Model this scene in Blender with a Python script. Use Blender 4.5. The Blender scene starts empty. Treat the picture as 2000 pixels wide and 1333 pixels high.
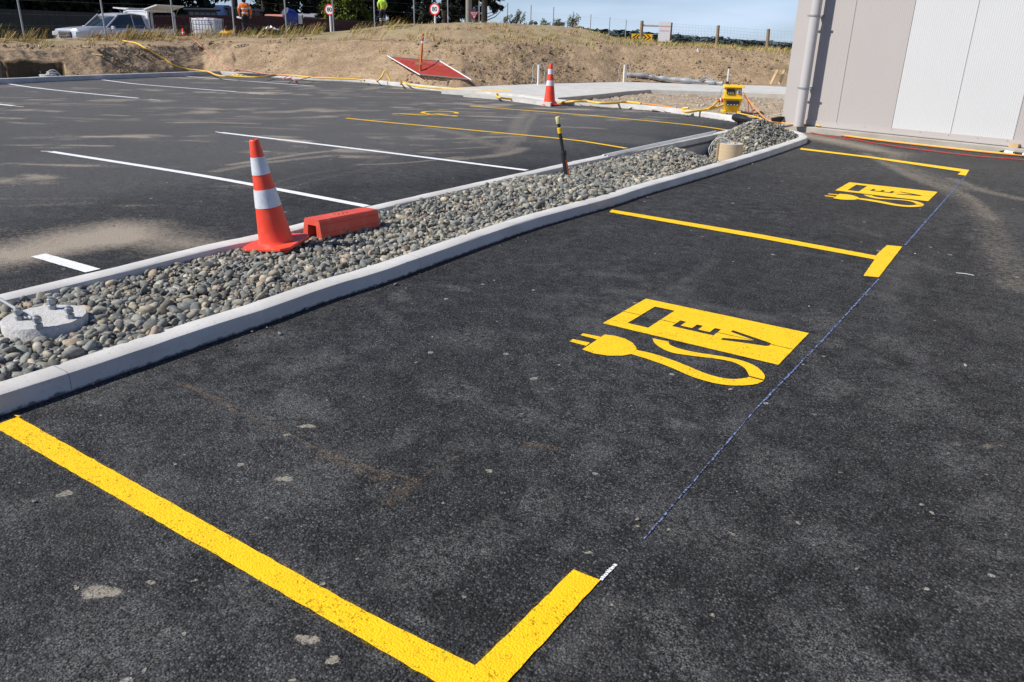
import bpy, bmesh, math, random
import numpy as np
from mathutils import Vector, Matrix
from mathutils.geometry import tessellate_polygon
rnd = random.Random(7); NR = np.random.RandomState(11)
R = math.radians
sc = bpy.context.scene
COL = sc.collection
# ------------------------------------------------------------------ camera, sky, sun, exposure
CAM_H, FPX = 1.45, 1518.0
pitch, roll, yaw = R(21.25), R(1.38), R(33.85)
_f = np.array([-math.sin(yaw)*math.cos(pitch), math.cos(yaw)*math.cos(pitch), -math.sin(pitch)])
_r0 = np.cross(_f, [0, 0, 1]); _r0 /= np.linalg.norm(_r0); _u0 = np.cross(_r0, _f)
_r = math.cos(roll)*_r0 + math.sin(roll)*_u0
_u = -math.sin(roll)*_r0 + math.cos(roll)*_u0
CPOS = np.array([0, 0, CAM_H])
cd = bpy.data.cameras.new('camera'); cam = bpy.data.objects.new('camera', cd); COL.objects.link(cam)
cd.sensor_width = 36; cd.lens = 36*FPX/2000; cd.clip_start = .05; cd.clip_end = 6000
M = Matrix.Identity(4)
for i in range(3):
    M[i][0] = _r[i]; M[i][1] = _u[i]; M[i][2] = -_f[i]; M[i][3] = CPOS[i]
cam.matrix_world = M; sc.camera = cam
SUN_EL = R(44); SUN_AZ = math.atan2(-.65, -.76)
w = bpy.data.worlds.new('World'); sc.world = w; w.use_nodes = True
nt = w.node_tree; bg = nt.nodes['Background']
sky = nt.nodes.new('ShaderNodeTexSky'); sky.sky_type = 'NISHITA'; sky.sun_disc = False
sky.sun_elevation = SUN_EL; sky.sun_rotation = SUN_AZ; sky.air_density = 1.0; sky.dust_density = .3; sky.ozone_density = 2.0
tc = nt.nodes.new('ShaderNodeTexCoord'); mp = nt.nodes.new('ShaderNodeMapping'); mp.inputs['Scale'].default_value = (1.2, 1.2, 7)
nz = nt.nodes.new('ShaderNodeTexNoise'); nz.inputs['Scale'].default_value = 2.2; nz.inputs['Detail'].default_value = 6
rp = nt.nodes.new('ShaderNodeValToRGB'); rp.color_ramp.elements[0].position = .48; rp.color_ramp.elements[1].position = .75
rp.color_ramp.elements[1].color = (.55, .55, .55, 1)
mx = nt.nodes.new('ShaderNodeMix'); mx.data_type = 'RGBA'; mx.inputs['B'].default_value = (10.2, 12.4, 15.6, 1)
nt.links.new(tc.outputs['Generated'], mp.inputs['Vector']); nt.links.new(mp.outputs['Vector'], nz.inputs['Vector'])
nt.links.new(nz.outputs['Fac'], rp.inputs['Fac']); sz = nt.nodes.new('ShaderNodeSeparateXYZ'); nt.links.new(tc.outputs['Generated'], sz.inputs[0])
hr = nt.nodes.new('ShaderNodeMapRange'); hr.inputs['From Min'].default_value = 0.; hr.inputs['From Max'].default_value = .32; hr.inputs['To Min'].default_value = 1.; hr.inputs['To Max'].default_value = .04; nt.links.new(sz.outputs['Z'], hr.inputs['Value'])
ad = nt.nodes.new('ShaderNodeMath'); ad.operation = 'ADD'; ad.inputs[1].default_value = .42; nt.links.new(rp.outputs['Color'], ad.inputs[0])
mu = nt.nodes.new('ShaderNodeMath'); mu.operation = 'MULTIPLY'; mu.use_clamp = True; nt.links.new(ad.outputs[0], mu.inputs[0]); nt.links.new(hr.outputs[0], mu.inputs[1]); nt.links.new(mu.outputs[0], mx.inputs['Factor'])
tn = nt.nodes.new('ShaderNodeMix'); tn.data_type = 'RGBA'; tn.blend_type = 'MULTIPLY'; tn.inputs['Factor'].default_value = 1; tn.inputs['B'].default_value = (.68, .93, 1.40, 1)
nt.links.new(sky.outputs['Color'], tn.inputs['A']); nt.links.new(tn.outputs['Result'], mx.inputs['A']); nt.links.new(mx.outputs['Result'], bg.inputs['Color'])
bg.inputs['Strength'].default_value = .06
sl = bpy.data.lights.new('sun', 'SUN'); sl.energy = 5.0; sl.angle = R(.53); sl.color = (1, .95, .87)
so = bpy.data.objects.new('sun', sl); COL.objects.link(so)
tosun = Vector((math.sin(SUN_AZ)*math.cos(SUN_EL), math.cos(SUN_AZ)*math.cos(SUN_EL), math.sin(SUN_EL)))
so.rotation_euler = (-tosun).to_track_quat('-Z', 'Y').to_euler()
sc.view_settings.view_transform = 'Standard'; sc.view_settings.look = 'None'
sc.cycles.transparent_max_bounces = 32; sc.view_settings.exposure = .2; sc.view_settings.gamma = 1

# ------------------------------------------------------------------ survey helpers (sight lines of the photo, met with real surfaces)
def ray(px, py): return _f + _r*(px-1000)/FPX - _u*(py-666.5)/FPX
def gp(px, py, z=0.):
    d = ray(px, py); return CPOS + d*((z-CAM_H)/d[2])
def hz(px, py, D):
    d = ray(px, py); return CPOS + d*(D/math.hypot(d[0], d[1]))
def G(L, z=0.): return [tuple(gp(x, y, z)[:2]) for x, y in L]
def az(px, py=60):
    d = ray(px, py); return math.atan2(-d[0], d[1])
# ------------------------------------------------------------------ numpy value noise
_tab = NR.rand(256, 256)
def vn(x, y):
    xi = np.floor(x).astype(int); yi = np.floor(y).astype(int); fx = x-xi; fy = y-yi
    fx = fx*fx*(3-2*fx); fy = fy*fy*(3-2*fy)
    a = _tab[xi & 255, yi & 255]; b = _tab[(xi+1) & 255, yi & 255]; c = _tab[xi & 255, (yi+1) & 255]; d = _tab[(xi+1) & 255, (yi+1) & 255]
    return (a*(1-fx)+b*fx)*(1-fy)+(c*(1-fx)+d*fx)*fy
def fbm(x, y, o=4):
    s = 0; a = .5; t = 0
    for k in range(o): s = s+a*vn(x*2**k+17*k, y*2**k+31*k); t += a; a *= .5
    return s/t
# ------------------------------------------------------------------ materials
MATS = {}
class NB:
    def __init__(s, name):
        s.m = bpy.data.materials.new(name); s.m.use_nodes = True; s.t = s.m.node_tree
        s.b = s.t.nodes['Principled BSDF']; s.co = None
    def n(s, typ, **k):
        nd = s.t.nodes.new('ShaderNode'+typ)
        for a, v in k.items(): setattr(nd, a, v)
        return nd
    def l(s, a, b): s.t.links.new(a, b)
    def obj(s):
        if s.co is None: s.co = s.n('TexCoord').outputs['Object']
        return s.co
    def world(s):
        return s.n('NewGeometry').outputs['Position']
    def noise(s, scale, detail=4, vec=None, rough=.55, stretch=None):
        v = vec or s.obj()
        if stretch:
            m = s.n('Mapping'); m.inputs['Scale'].default_value = stretch; s.l(v, m.inputs['Vector']); v = m.outputs['Vector']
        a = s.n('TexNoise'); a.inputs['Scale'].default_value = scale; a.inputs['Detail'].default_value = detail; a.inputs['Roughness'].default_value = rough
        s.l(v, a.inputs['Vector']); return a.outputs['Fac']
    def voro(s, scale, out='Distance', vec=None, feature='F1'):
        a = s.n('TexVoronoi', feature=feature); a.inputs['Scale'].default_value = scale; s.l(vec or s.obj(), a.inputs['Vector']); return a.outputs[out]
    def ramp(s, fac, stops):
        r = s.n('ValToRGB'); e = r.color_ramp.elements
        while len(e) < len(stops): e.new(.5)
        for i, (p, c) in enumerate(stops):
            e[i].position = p; e[i].color = (c, c, c, 1) if isinstance(c, (int, float)) else (*c, 1)
        s.l(fac, r.inputs['Fac']); return r.outputs['Color']
    def mix(s, f, a, b, typ='MIX'):
        m = s.n('Mix', data_type='RGBA', blend_type=typ)
        for k, v in (('Factor', f), ('A', a), ('B', b)):
            if isinstance(v, (int, float)): m.inputs[k].default_value = v if k == 'Factor' else (v, v, v, 1)
            elif isinstance(v, tuple): m.inputs[k].default_value = (*v, 1)
            else: s.l(v, m.inputs[k])
        return m.outputs['Result']
    def math(s, op, a, b=None, c=None):
        m = s.n('Math', operation=op)
        for i, v in enumerate((a, b, c)):
            if v is None: continue
            if isinstance(v, (int, float)): m.inputs[i].default_value = v
            else: s.l(v, m.inputs[i])
        return m.outputs[0]
    def attr(s, name):
        a = s.n('Attribute'); a.attribute_name = name; return a
    def bump(s, h, strength, dist, prev=None):
        b = s.n('Bump'); b.inputs['Strength'].default_value = strength; b.inputs['Distance'].default_value = dist
        s.l(h, b.inputs['Height'])
        if prev: s.l(prev, b.inputs['Normal'])
        return b.outputs['Normal']
    def fin(s, col=None, rough=None, normal=None, spec=None, metal=None):
        for k, v in (('Base Color', col), ('Roughness', rough), ('Normal', normal), ('Specular IOR Level', spec), ('Metallic', metal)):
            if v is None: continue
            if isinstance(v, (int, float)): s.b.inputs[k].default_value = v
            elif isinstance(v, tuple): s.b.inputs[k].default_value = (*v, 1)
            else: s.l(v, s.b.inputs[k])
        return s.m
def simple(name, c, rough=.6, var=.12, scale=6., bump=.0, bscale=40., spec=.4, metal=0., dirt=None):
    if name in MATS: return MATS[name]
    s = NB(name); f = s.noise(scale, 5)
    lo = tuple(v*(1-var) for v in c); hi = tuple(min(1, v*(1+var)) for v in c)
    col = s.ramp(f, [(.3, lo), (.7, hi)])
    if dirt:
        d = s.ramp(s.noise(scale*1.7, 6), [(.52, 0.), (.68, dirt[0])]); col = s.mix(d, col, dirt[1])
    nrm = s.bump(s.noise(bscale, 4), bump, .01) if bump else None
    MATS[name] = s.fin(col, rough, nrm, spec, metal); return MATS[name]

def asphalt_nodes(s):
    """dark aggregate surface; returns colour and normal"""
    v = s.world()
    vo = s.n('TexVoronoi'); vo.inputs['Scale'].default_value = 150; s.l(v, vo.inputs['Vector'])
    cell = s.n('SeparateColor'); s.l(vo.outputs['Color'], cell.inputs['Color'])
    stone = s.ramp(cell.outputs['Red'], [(0, .014), (.5, .035), (.85, .064), (1., .13)])
    gap = s.ramp(vo.outputs['Distance'], [(.25, 1.), (.75, .25)])
    col = s.mix(1., stone, gap, 'MULTIPLY')
    tone = s.mix(1., s.ramp(s.noise(1.1, 6, v), [(.3, .72), (.7, 1.35)]), s.ramp(s.noise(7, 6, v, .7), [(.3, .7), (.7, 1.35)]), 'MULTIPLY')
    col = s.mix(1., col, tone, 'MULTIPLY')
    col = s.mix(1., col, s.ramp(s.noise(60, 3, v, .7), [(.3, .55), (.5, 1.), (.72, 1.6)]), 'MULTIPLY')
    h1 = s.math('MULTIPLY', vo.outputs['Distance'], -1.)
    h2 = s.noise(230, 3, v); h3 = s.noise(38, 3, v)
    h = s.math('ADD', s.math('MULTIPLY', h1, .9), s.math('ADD', s.math('MULTIPLY', h2, .5), s.math('MULTIPLY', h3, .7)))
    return v, col, h
def asphalt_mat():
    s = NB('asphalt'); v, col, h = asphalt_nodes(s)
    a = s.attr('dust'); sep = s.n('SeparateColor'); s.l(a.outputs['Color'], sep.inputs['Color'])
    brk = s.noise(24, 6, v, .7); fine = s.noise(120, 3, v, .7)
    mixn = s.math('ADD', s.math('MULTIPLY', brk, .6), s.math('MULTIPLY', fine, .4))
    # red channel: tan sand, green channel: grey scuff film
    def cover(ch, lo, hi):
        x = s.math('ADD', s.math('MULTIPLY', ch, 1.0), s.math('MULTIPLY', s.math('SUBTRACT', mixn, .5), 1.5))
        return s.ramp(x, [(lo, 0.), (hi, 1.)])
    scr = s.noise(9, 7, v, .75)
    film = s.math('MULTIPLY', s.ramp(scr, [(.44, 0.), (.66, 1.)]), s.ramp(s.noise(.9, 5, v), [(.35, .12), (.65, .8)]))
    filmt = s.math('MULTIPLY', s.math('MULTIPLY', film, s.ramp(fine, [(.40, 0.), (.60, 1.)])), .55)
    col = s.mix(filmt, col, (.24, .24, .24))
    spk = s.ramp(s.noise(165, 2, v), [(.42, .12), (.62, 1.)])
    col = s.mix(s.math('MULTIPLY', s.math('MULTIPLY', cover(sep.outputs['Green'], .2, 1.0), .72), spk), col, (.23, .225, .215))
    col = s.mix(s.math('MULTIPLY', cover(sep.outputs['Red'], .15, .75), .88), col, (.37, .315, .245))
    col = s.mix(s.math('MULTIPLY', cover(sep.outputs['Blue'], .3, .9), .6), col, (.30, .185, .10))
    # small pale grit and splats
    g = s.n('TexVoronoi'); g.inputs['Scale'].default_value = 6.5; s.l(v, g.inputs['Vector'])
    gs = s.n('SeparateColor'); s.l(g.outputs['Color'], gs.inputs['Color'])
    rad = s.math('MULTIPLY', s.math('POWER', gs.outputs['Red'], 3.5), .11)
    wob = s.math('MULTIPLY', s.math('SUBTRACT', s.noise(45, 3, v), .5), .07)
    hit = s.math('LESS_THAN', s.math('ADD', g.outputs['Distance'], wob), rad)
    col = s.mix(s.math('MULTIPLY', hit, s.ramp(fine, [(.35, .2), (.6, .8)])), col, (.40, .38, .34))
    nrm = s.bump(h, .75, .006)
    s.fin(col, .78, nrm, .22); return s.m
def paint_mat(name, c, wear=.5):
    s = NB(name); v, acol, h = asphalt_nodes(s)
    n1 = s.noise(100, 3, v, .6); n2 = s.noise(5, 3, v)
    x = s.math('ADD', n1, s.math('MULTIPLY', s.math('SUBTRACT', n2, .5), .25))
    pit = s.ramp(x, [(.34, 1.), (.40+.03*wear, 0.)])
    tone = s.ramp(s.noise(14, 4, v), [(.3, tuple(k*.93 for k in c)), (.7, tuple(min(1, k*1.04) for k in c))])
    col = s.mix(s.math('MULTIPLY', pit, .9), tone, tuple(k*.38 for k in c))
    nrm = s.bump(h, .55, .004)
    return s.fin(col, .62, nrm, .3)
def concrete_mat(name, c, dirt=(.32, .27, .2), amt=.35, joints=False, rough_=False):
    s = NB(name); v = s.world()
    col = s.ramp(s.noise(3.5, 6, v), [(.3, tuple(k*.86 for k in c)), (.7, tuple(k*1.1 for k in c))])
    col = s.mix(s.math('MULTIPLY', s.ramp(s.noise(1.3, 5, v, stretch=(1, 1, 5)), [(.5, 0.), (.75, 1.)]), amt), col, dirt)
    col = s.mix(s.math('MULTIPLY', s.ramp(s.noise(60, 4, v), [(.3, 1.), (.42, 0.)]), .35), col, tuple(k*.45 for k in c))
    p = s.voro(26, 'Distance', v); pit = s.ramp(p, [(.04, 1.), (.09, 0.)])
    pk = s.ramp(s.noise(9, 2, v), [(.5, 0.), (.6, 1.)])
    pit = s.math('MULTIPLY', pit, pk)
    col = s.mix(s.math('MULTIPLY', pit, .6), col, tuple(k*.35 for k in c))
    sp = s.n('SeparateXYZ'); s.l(v, sp.inputs[0]); fr = s.math('FRACT', s.math('DIVIDE', s.math('ADD', sp.outputs['Y'], .9), 2.35)); jn = s.math('LESS_THAN', fr, .0022)
    if joints: col = s.mix(s.math('MULTIPLY', jn, .65), col, tuple(k*.3 for k in c))
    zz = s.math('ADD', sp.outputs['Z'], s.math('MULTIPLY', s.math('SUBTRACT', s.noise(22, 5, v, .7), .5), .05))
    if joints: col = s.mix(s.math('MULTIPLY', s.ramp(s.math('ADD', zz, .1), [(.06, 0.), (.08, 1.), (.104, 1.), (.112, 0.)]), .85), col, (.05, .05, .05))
    nrm = s.bump(s.math('SUBTRACT', s.noise(90, 4, v), pit), .25, .004)
    if rough_: nrm = s.bump(s.noise(45, 5, v, .7), .8, .008, nrm); col = s.mix(s.ramp(s.noise(55, 3, v), [(.58, 0.), (.68, .6)]), col, tuple(k*.55 for k in c))
    return s.fin(col, .85, nrm, .2)
def dirt_mat(name, c1, c2, stone=(.5, .45, .38)):
    s = NB(name); v = s.world()
    col = s.ramp(s.noise(1.2, 7, v, .6), [(.32, c1), (.68, c2)])
    col = s.mix(1., col, s.ramp(s.noise(13, 7, v, .75), [(.3, .5), (.7, 1.4)]), 'MULTIPLY')
    g = s.n('TexVoronoi'); g.inputs['Scale'].default_value = 13; s.l(v, g.inputs['Vector'])
    gs = s.n('SeparateColor'); s.l(g.outputs['Color'], gs.inputs['Color'])
    hit = s.math('LESS_THAN', g.outputs['Distance'], s.math('MULTIPLY', s.math('POWER', gs.outputs['Green'], 2.5), .3))
    col = s.mix(s.math('MULTIPLY', hit, .75), col, stone)
    at = s.attr('grassy'); sg = s.n('SeparateColor'); s.l(at.outputs['Color'], sg.inputs['Color']); col = s.mix(s.math('MULTIPLY', sg.outputs['Green'], .8), col, (.065, .042, .022))  # green channel: trench shade painted into the soil as dark brown
    col = s.mix(s.math('MULTIPLY', sg.outputs['Red'], s.ramp(s.noise(4, 6, v), [(.35, .15), (.65, .8)])), col, (.31, .275, .15))
    h = s.math('ADD', s.noise(11, 8, v, .7), s.math('MULTIPLY', s.voro(14, 'Distance', v), .5))
    return s.fin(col, .95, s.bump(h, .8, .024), .1)
ASPH = asphalt_mat()
YEL = paint_mat('yellow_road_paint', (.93, .56, .006)); WHT = paint_mat('white_road_paint', (.82, .82, .84), .2)
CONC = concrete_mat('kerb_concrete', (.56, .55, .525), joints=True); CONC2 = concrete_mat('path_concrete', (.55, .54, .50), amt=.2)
CONCD = concrete_mat('foundation_concrete', (.40, .375, .33), (.3, .25, .18), .6)
DIRT = dirt_mat('embankment_dirt', (.25, .175, .105), (.41, .30, .19))
GRND = dirt_mat('bare_ground', (.30, .24, .17), (.44, .355, .265))
def gravel_mat():
    s = NB('river_pebbles'); a = s.attr('tint')
    f = s.noise(55, 4); col = s.mix(1., a.outputs['Color'], s.ramp(f, [(.25, .75), (.75, 1.3)]), 'MULTIPLY')
    vein = s.ramp(s.noise(18, 3), [(.485, 0.), (.5, .35), (.515, 0.)]); col = s.mix(vein, col, (.5, .48, .44))
    return s.fin(col, .72, s.bump(s.noise(160, 3), .2, .003), .25)
PEB = gravel_mat()
def leaf_mat(name, c, var=.35, sc_=1.5):
    s = NB(name); f = s.noise(sc_, 3, s.world())
    a = s.attr('tint')
    col = s.ramp(f, [(.3, tuple(k*(1-var) for k in c)), (.7, tuple(k*(1+var) for k in c))])
    col = s.mix(1., col, a.outputs['Color'], 'MULTIPLY')
    return s.fin(col, .75, None, .15)
MS = simple
black_p = MS('black_plastic', (.02, .02, .022), .45, .2); white_p = MS('white_plastic', (.75, .76, .75), .45, .05, 3)
galv = MS('galvanised_steel', (.33, .35, .37), .45, .15, 20, metal=.4); grey_post = MS('weathered_steel', (.33, .35, .37), .6, .1, 8, metal=.2)
wood = MS('weathered_timber', (.26, .19, .12), .85, .25, 9, .3, 30); newwood = MS('fresh_timber', (.52, .38, .20), .8, .15, 9, .2, 30)
# ------------------------------------------------------------------ mesh builder
class MB:
    def __init__(s): s.v = []; s.f = []
    def add(s, vs, fs):
        o = len(s.v); s.v += [tuple(map(float, p)) for p in vs]; s.f += [tuple(i+o for i in f) for f in fs]; return s
    def box(s, c, size, rot=None, taper=1., bev=0.):
        hx, hy, hz_ = [k/2 for k in size]; vs = []
        for z, t in ((-hz_, 1), (hz_, taper)):
            for x, y in ((-hx, -hy), (hx, -hy), (hx, hy), (-hx, hy)): vs.append(Vector((x*t, y*t, z)))
        if bev:
            bm = bmesh.new(); bv = [bm.verts.new(p) for p in vs]
            for f in ((0, 3, 2, 1), (4, 5, 6, 7), (0, 1, 5, 4), (1, 2, 6, 5), (2, 3, 7, 6), (3, 0, 4, 7)): bm.faces.new([bv[i] for i in f])
            bmesh.ops.bevel(bm, geom=bm.edges[:], offset=bev, segments=2, affect='EDGES', profile=.5)
            bm.verts.index_update(); vs = [p.co.copy() for p in bm.verts]; fs = [[q.index for q in f.verts] for f in bm.faces]; bm.free()
        else: fs = ((0, 3, 2, 1), (4, 5, 6, 7), (0, 1, 5, 4), (1, 2, 6, 5), (2, 3, 7, 6), (3, 0, 4, 7))
        if rot is not None: vs = [rot @ p for p in vs]
        return s.add([(p[0]+c[0], p[1]+c[1], p[2]+c[2]) for p in vs], fs)
    def tube(s, pts, r, n=8, cap=True):
        pts = [Vector(p) for p in pts]; rs = r if isinstance(r, (list, tuple)) else [r]*len(pts)
        vs = []; up = None
        for i, p in enumerate(pts):
            t = (pts[min(i+1, len(pts)-1)]-pts[max(i-1, 0)]).normalized()
            if up is None: up = t.orthogonal().normalized()
            up = (up-t*up.dot(t)); up = up.normalized() if up.length > 1e-6 else t.orthogonal().normalized()
            sd = t.cross(up)
            for k in range(n):
                a = 2*math.pi*k/n; vs.append(p+(up*math.cos(a)+sd*math.sin(a))*rs[i])
        fs = [(i*n+k, i*n+(k+1) % n, (i+1)*n+(k+1) % n, (i+1)*n+k) for i in range(len(pts)-1) for k in range(n)]
        if cap: fs += [tuple(range(n-1, -1, -1)), tuple((len(pts)-1)*n+k for k in range(n))]
        return s.add(vs, fs)
    def lathe(s, prof, n=24, c=(0, 0, 0), rot=None):
        vs = []
        for r, z in prof:
            for k in range(n):
                a = 2*math.pi*k/n; p = Vector((r*math.cos(a), r*math.sin(a), z))
                if rot is not None: p = rot @ p
                vs.append((p[0]+c[0], p[1]+c[1], p[2]+c[2]))
        fs = [(i*n+k, i*n+(k+1) % n, (i+1)*n+(k+1) % n, (i+1)*n+k) for i in range(len(prof)-1) for k in range(n)]
        if prof[0][0] > 1e-5: fs.append(tuple(range(n-1, -1, -1)))
        if prof[-1][0] > 1e-5: fs.append(tuple((len(prof)-1)*n+k for k in range(n)))
        return s.add(vs, fs)
    def prism(s, poly, z0, z1):
        n = len(poly); ar = sum(poly[i][0]*poly[(i+1) % n][1]-poly[(i+1) % n][0]*poly[i][1] for i in range(n))
        if ar < 0: poly = poly[::-1]
        vs = [(x, y, z0) for x, y in poly]+[(x, y, z1) for x, y in poly]
        return s.add(vs, [tuple(range(n-1, -1, -1)), tuple(range(n, 2*n))]+[(i, (i+1) % n, n+(i+1) % n, n+i) for i in range(n)])
    def loft(s, rings, closed=True, caps=True):
        n = len(rings[0]); vs = [p for r_ in rings for p in r_]; m = n if closed else n-1
        fs = [(i*n+k, i*n+(k+1) % n, (i+1)*n+(k+1) % n, (i+1)*n+k) for i in range(len(rings)-1) for k in range(m)]
        if caps and closed: fs += [tuple(range(n-1, -1, -1)), tuple((len(rings)-1)*n+k for k in range(n))]
        return s.add(vs, fs)
    def build(s, name, mat, parent=None, off=None, smooth=False, fix=True):
        v = s.v
        if off is not None: v = [(p[0]-off[0], p[1]-off[1], p[2]-off[2]) for p in v]
        me = bpy.data.meshes.new(name); me.from_pydata(v, [], s.f); me.materials.append(mat)
        if fix:
            bm = bmesh.new(); bm.from_mesh(me); bmesh.ops.recalc_face_normals(bm, faces=bm.faces); bm.to_mesh(me); bm.free()
        if smooth:
            me.polygons.foreach_set('use_smooth', [True]*len(me.polygons))
            if smooth != 'all':
                try: me.set_sharp_from_angle(angle=R(38))
                except Exception: pass
        o = bpy.data.objects.new(name, me); COL.objects.link(o)
        if parent is not None: o.parent = parent
        return o
def tag(o, label=None, cat=None, group=None, kind=None):
    if label: o['label'] = label
    if cat: o['category'] = cat
    if group: o['group'] = group
    if kind: o['kind'] = kind
    return o
def thing(name, label, cat, loc=(0, 0, 0), rz=0., group=None):
    o = bpy.data.objects.new(name, None); COL.objects.link(o); o.empty_display_size = .1
    o.location = tuple(map(float, loc)); o.rotation_euler = (0, 0, rz); return tag(o, label, cat, group)
def copy_tree(o, parent=None):
    c = o.copy(); COL.objects.link(c); c.parent = parent
    for ch in [k for k in bpy.data.objects if k.parent == o]: copy_tree(ch, c)
    return c
def npmesh(name, V, F, mat, smooth=False, color=None, cname='tint', parent=None):
    """V (n,3), F (m,k)"""
    me = bpy.data.meshes.new(name); V = np.asarray(V, np.float32); F = np.asarray(F, np.int32); k = F.shape[1]
    me.vertices.add(len(V)); me.vertices.foreach_set('co', V.ravel())
    me.loops.add(F.size); me.loops.foreach_set('vertex_index', F.ravel())
    me.polygons.add(len(F)); me.polygons.foreach_set('loop_start', np.arange(0, F.size, k, dtype=np.int32))
    if smooth: me.polygons.foreach_set('use_smooth', np.ones(len(F), bool))
    me.update(calc_edges=True)
    if color is not None:
        at = me.color_attributes.new(cname, 'FLOAT_COLOR', 'POINT'); c = np.ones((len(V), 4), np.float32); c[:, :color.shape[1]] = color
        at.data.foreach_set('color', c.ravel())
    me.materials.append(mat); o = bpy.data.objects.new(name, me); COL.objects.link(o)
    if parent is not None: o.parent = parent
    return o
def smoothline(P, step=.05):
    P = [np.array(p, float) for p in P]; out = []
    for i in range(len(P)-1):
        p0 = P[max(i-1, 0)]; p1 = P[i]; p2 = P[i+1]; p3 = P[min(i+2, len(P)-1)]
        n = max(1, int(np.linalg.norm(p2-p1)/step))
        for k in range(n):
            t = k/n
            out.append(.5*((2*p1)+(-p0+p2)*t+(2*p0-5*p1+4*p2-p3)*t*t+(-p0+3*p1-3*p2+p3)*t**3))
    out.append(P[-1]); return out
def inpoly(px, py, poly):
    r_ = np.zeros(px.shape, bool); n = len(poly)
    for i in range(n):
        x1, y1 = poly[i]; x2, y2 = poly[(i+1) % n]
        c = ((y1 > py) != (y2 > py)) & (px < (x2-x1)*(py-y1)/((y2-y1) if y2 != y1 else 1e-9)+x1); r_ ^= c
    return r_
def offset(line, d):
    L = [np.array(p[:2], float) for p in line]; out = []
    for i, p in enumerate(L):
        t = L[min(i+1, len(L)-1)]-L[max(i-1, 0)]; t /= np.linalg.norm(t)+1e-9; out.append(tuple(p+np.array([-t[1], t[0]])*d))
    return out
def kerb_strip(mb, line, width, z0, z1, r=.018, closed=False, jit=.0):
    """line = outer top edge; the kerb body lies to its left (+offset)"""
    prof = [(0, z0), (0, z1-r), (r*.3, z1-r*.3), (r, z1), (width-r, z1), (width-r*.3, z1-r*.3), (width, z1-r), (width, z0)]
    cols = [offset(line, d) for d, z in prof]
    rings = [[(cols[j][i][0], cols[j][i][1], prof[j][1]+(rnd.uniform(-jit, jit) if 0 < j < 7 else 0)) for j in range(8)] for i in range(len(line))]
    if closed: rings.append(rings[0])
    mb.loft(rings, True, not closed)

# ================================================================== SETTING
KZ = .088
kR = [gp(x, y, KZ)[:2] for x, y in [(0, 771), (400, 640), (510, 605), (640, 560), (750, 527), (900, 475), (1044, 427), (1199, 385), (1258, 366), (1385, 330), (1502, 295), (1575, 270.5)]]
kL = [gp(x, y, KZ)[:2] for x, y in [(1406, 256.5), (1150, 308), (1094, 320), (726, 401), (500, 457), (400, 477.5), (0, 572.5)]]
sR = smoothline([(kR[0][0]+.02, -5.), (kR[0][0]+.01, -1.5)]+kR[:-1]+[kR[-1]], .12)
endc = [gp(x, y, KZ)[:2] for x, y in [(1577, 265), (1558, 256.5), (1515, 250.5), (1465, 246.5)]]
sE = smoothline([kR[-1]]+endc+[(kL[0][0]+.02, kL[0][1]+.55), kL[0]], .08)
sL = smoothline(kL+[(kL[-1][0], -1.5), (kL[-1][0], -5.)], .12)
island_out = [tuple(p) for p in sR+sE[1:-1]+sL]
island_out = island_out[::1]
ringo = island_out
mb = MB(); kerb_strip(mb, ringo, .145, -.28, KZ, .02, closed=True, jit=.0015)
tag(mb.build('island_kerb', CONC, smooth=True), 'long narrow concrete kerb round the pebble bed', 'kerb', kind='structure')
island_in = offset(ringo, .07)
# perimeter kerbs
left_line = [gp(x, y, .0) for x, y in [(430, 147), (300, 152), (200, 156), (100, 160), (0, 165)]]
lk = [(p[0], p[1]) for p in left_line]; lk = lk+[(lk[-1][0]+.8, 4.), (lk[-1][0]+1.5, -6.)]
back_px = [(430, 147), (520, 151), (600, 157), (700, 161.5), (780, 170), (860, 179), (905, 183)]
bk = [tuple(gp(x, y, 0)[:2]) for x, y in back_px]
PK = .12
mb = MB(); kerb_strip(mb, smoothline([tuple(p) for p in lk[::-1]], .5), .15, -.1, PK+.02, .02, jit=.002)
tag(mb.build('boundary_kerb', CONC, smooth=True), 'shaded concrete kerb along the left car park edge', 'kerb', kind='structure')
mb = MB(); kerb_strip(mb, smoothline([tuple(p) for p in bk], .5), .17, -.1, PK, .02, jit=.002)
tag(mb.build('boundary_kerb', CONC, smooth=True), 'pale concrete kerb under the earth bank', 'kerb', kind='structure')
bk2_px = [(905, 183), (980, 190.5), (1070, 203), (1150, 208), (1230, 213.5), (1330, 224), (1390, 232), (1436, 239.5)]
bk2 = [tuple(gp(x, y, 0)[:2]) for x, y in bk2_px]
mb = MB(); kerb_strip(mb, smoothline(bk2, .5), .16, -.1, PK-.01, .02, jit=.004)
tag(mb.build('boundary_kerb', CONC, smooth=True), 'dusty concrete kerb in front of the bare strip', 'kerb', kind='structure')
# building footprint line
WA = np.array(gp(1553, 238, .15)); WB = np.array(gp(1977, 280.5, .15)); wu = (WB-WA); wu[2] = 0; wu /= np.linalg.norm(wu)
wn = np.array([wu[1], -wu[0], 0.])           # outward, towards the camera
def wall(u, o=0., z=0.): p = WA+wu*u+wn*o; return (p[0], p[1], z)
fo = [wall(u, .15)[:2] for u in (-.75, 0, 16)]
perimeter = [tuple(p) for p in lk[::-1]]+[tuple(p) for p in bk[1:]]+bk2[1:]+[tuple(f) for f in fo]+[(26, -6)]
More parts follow.
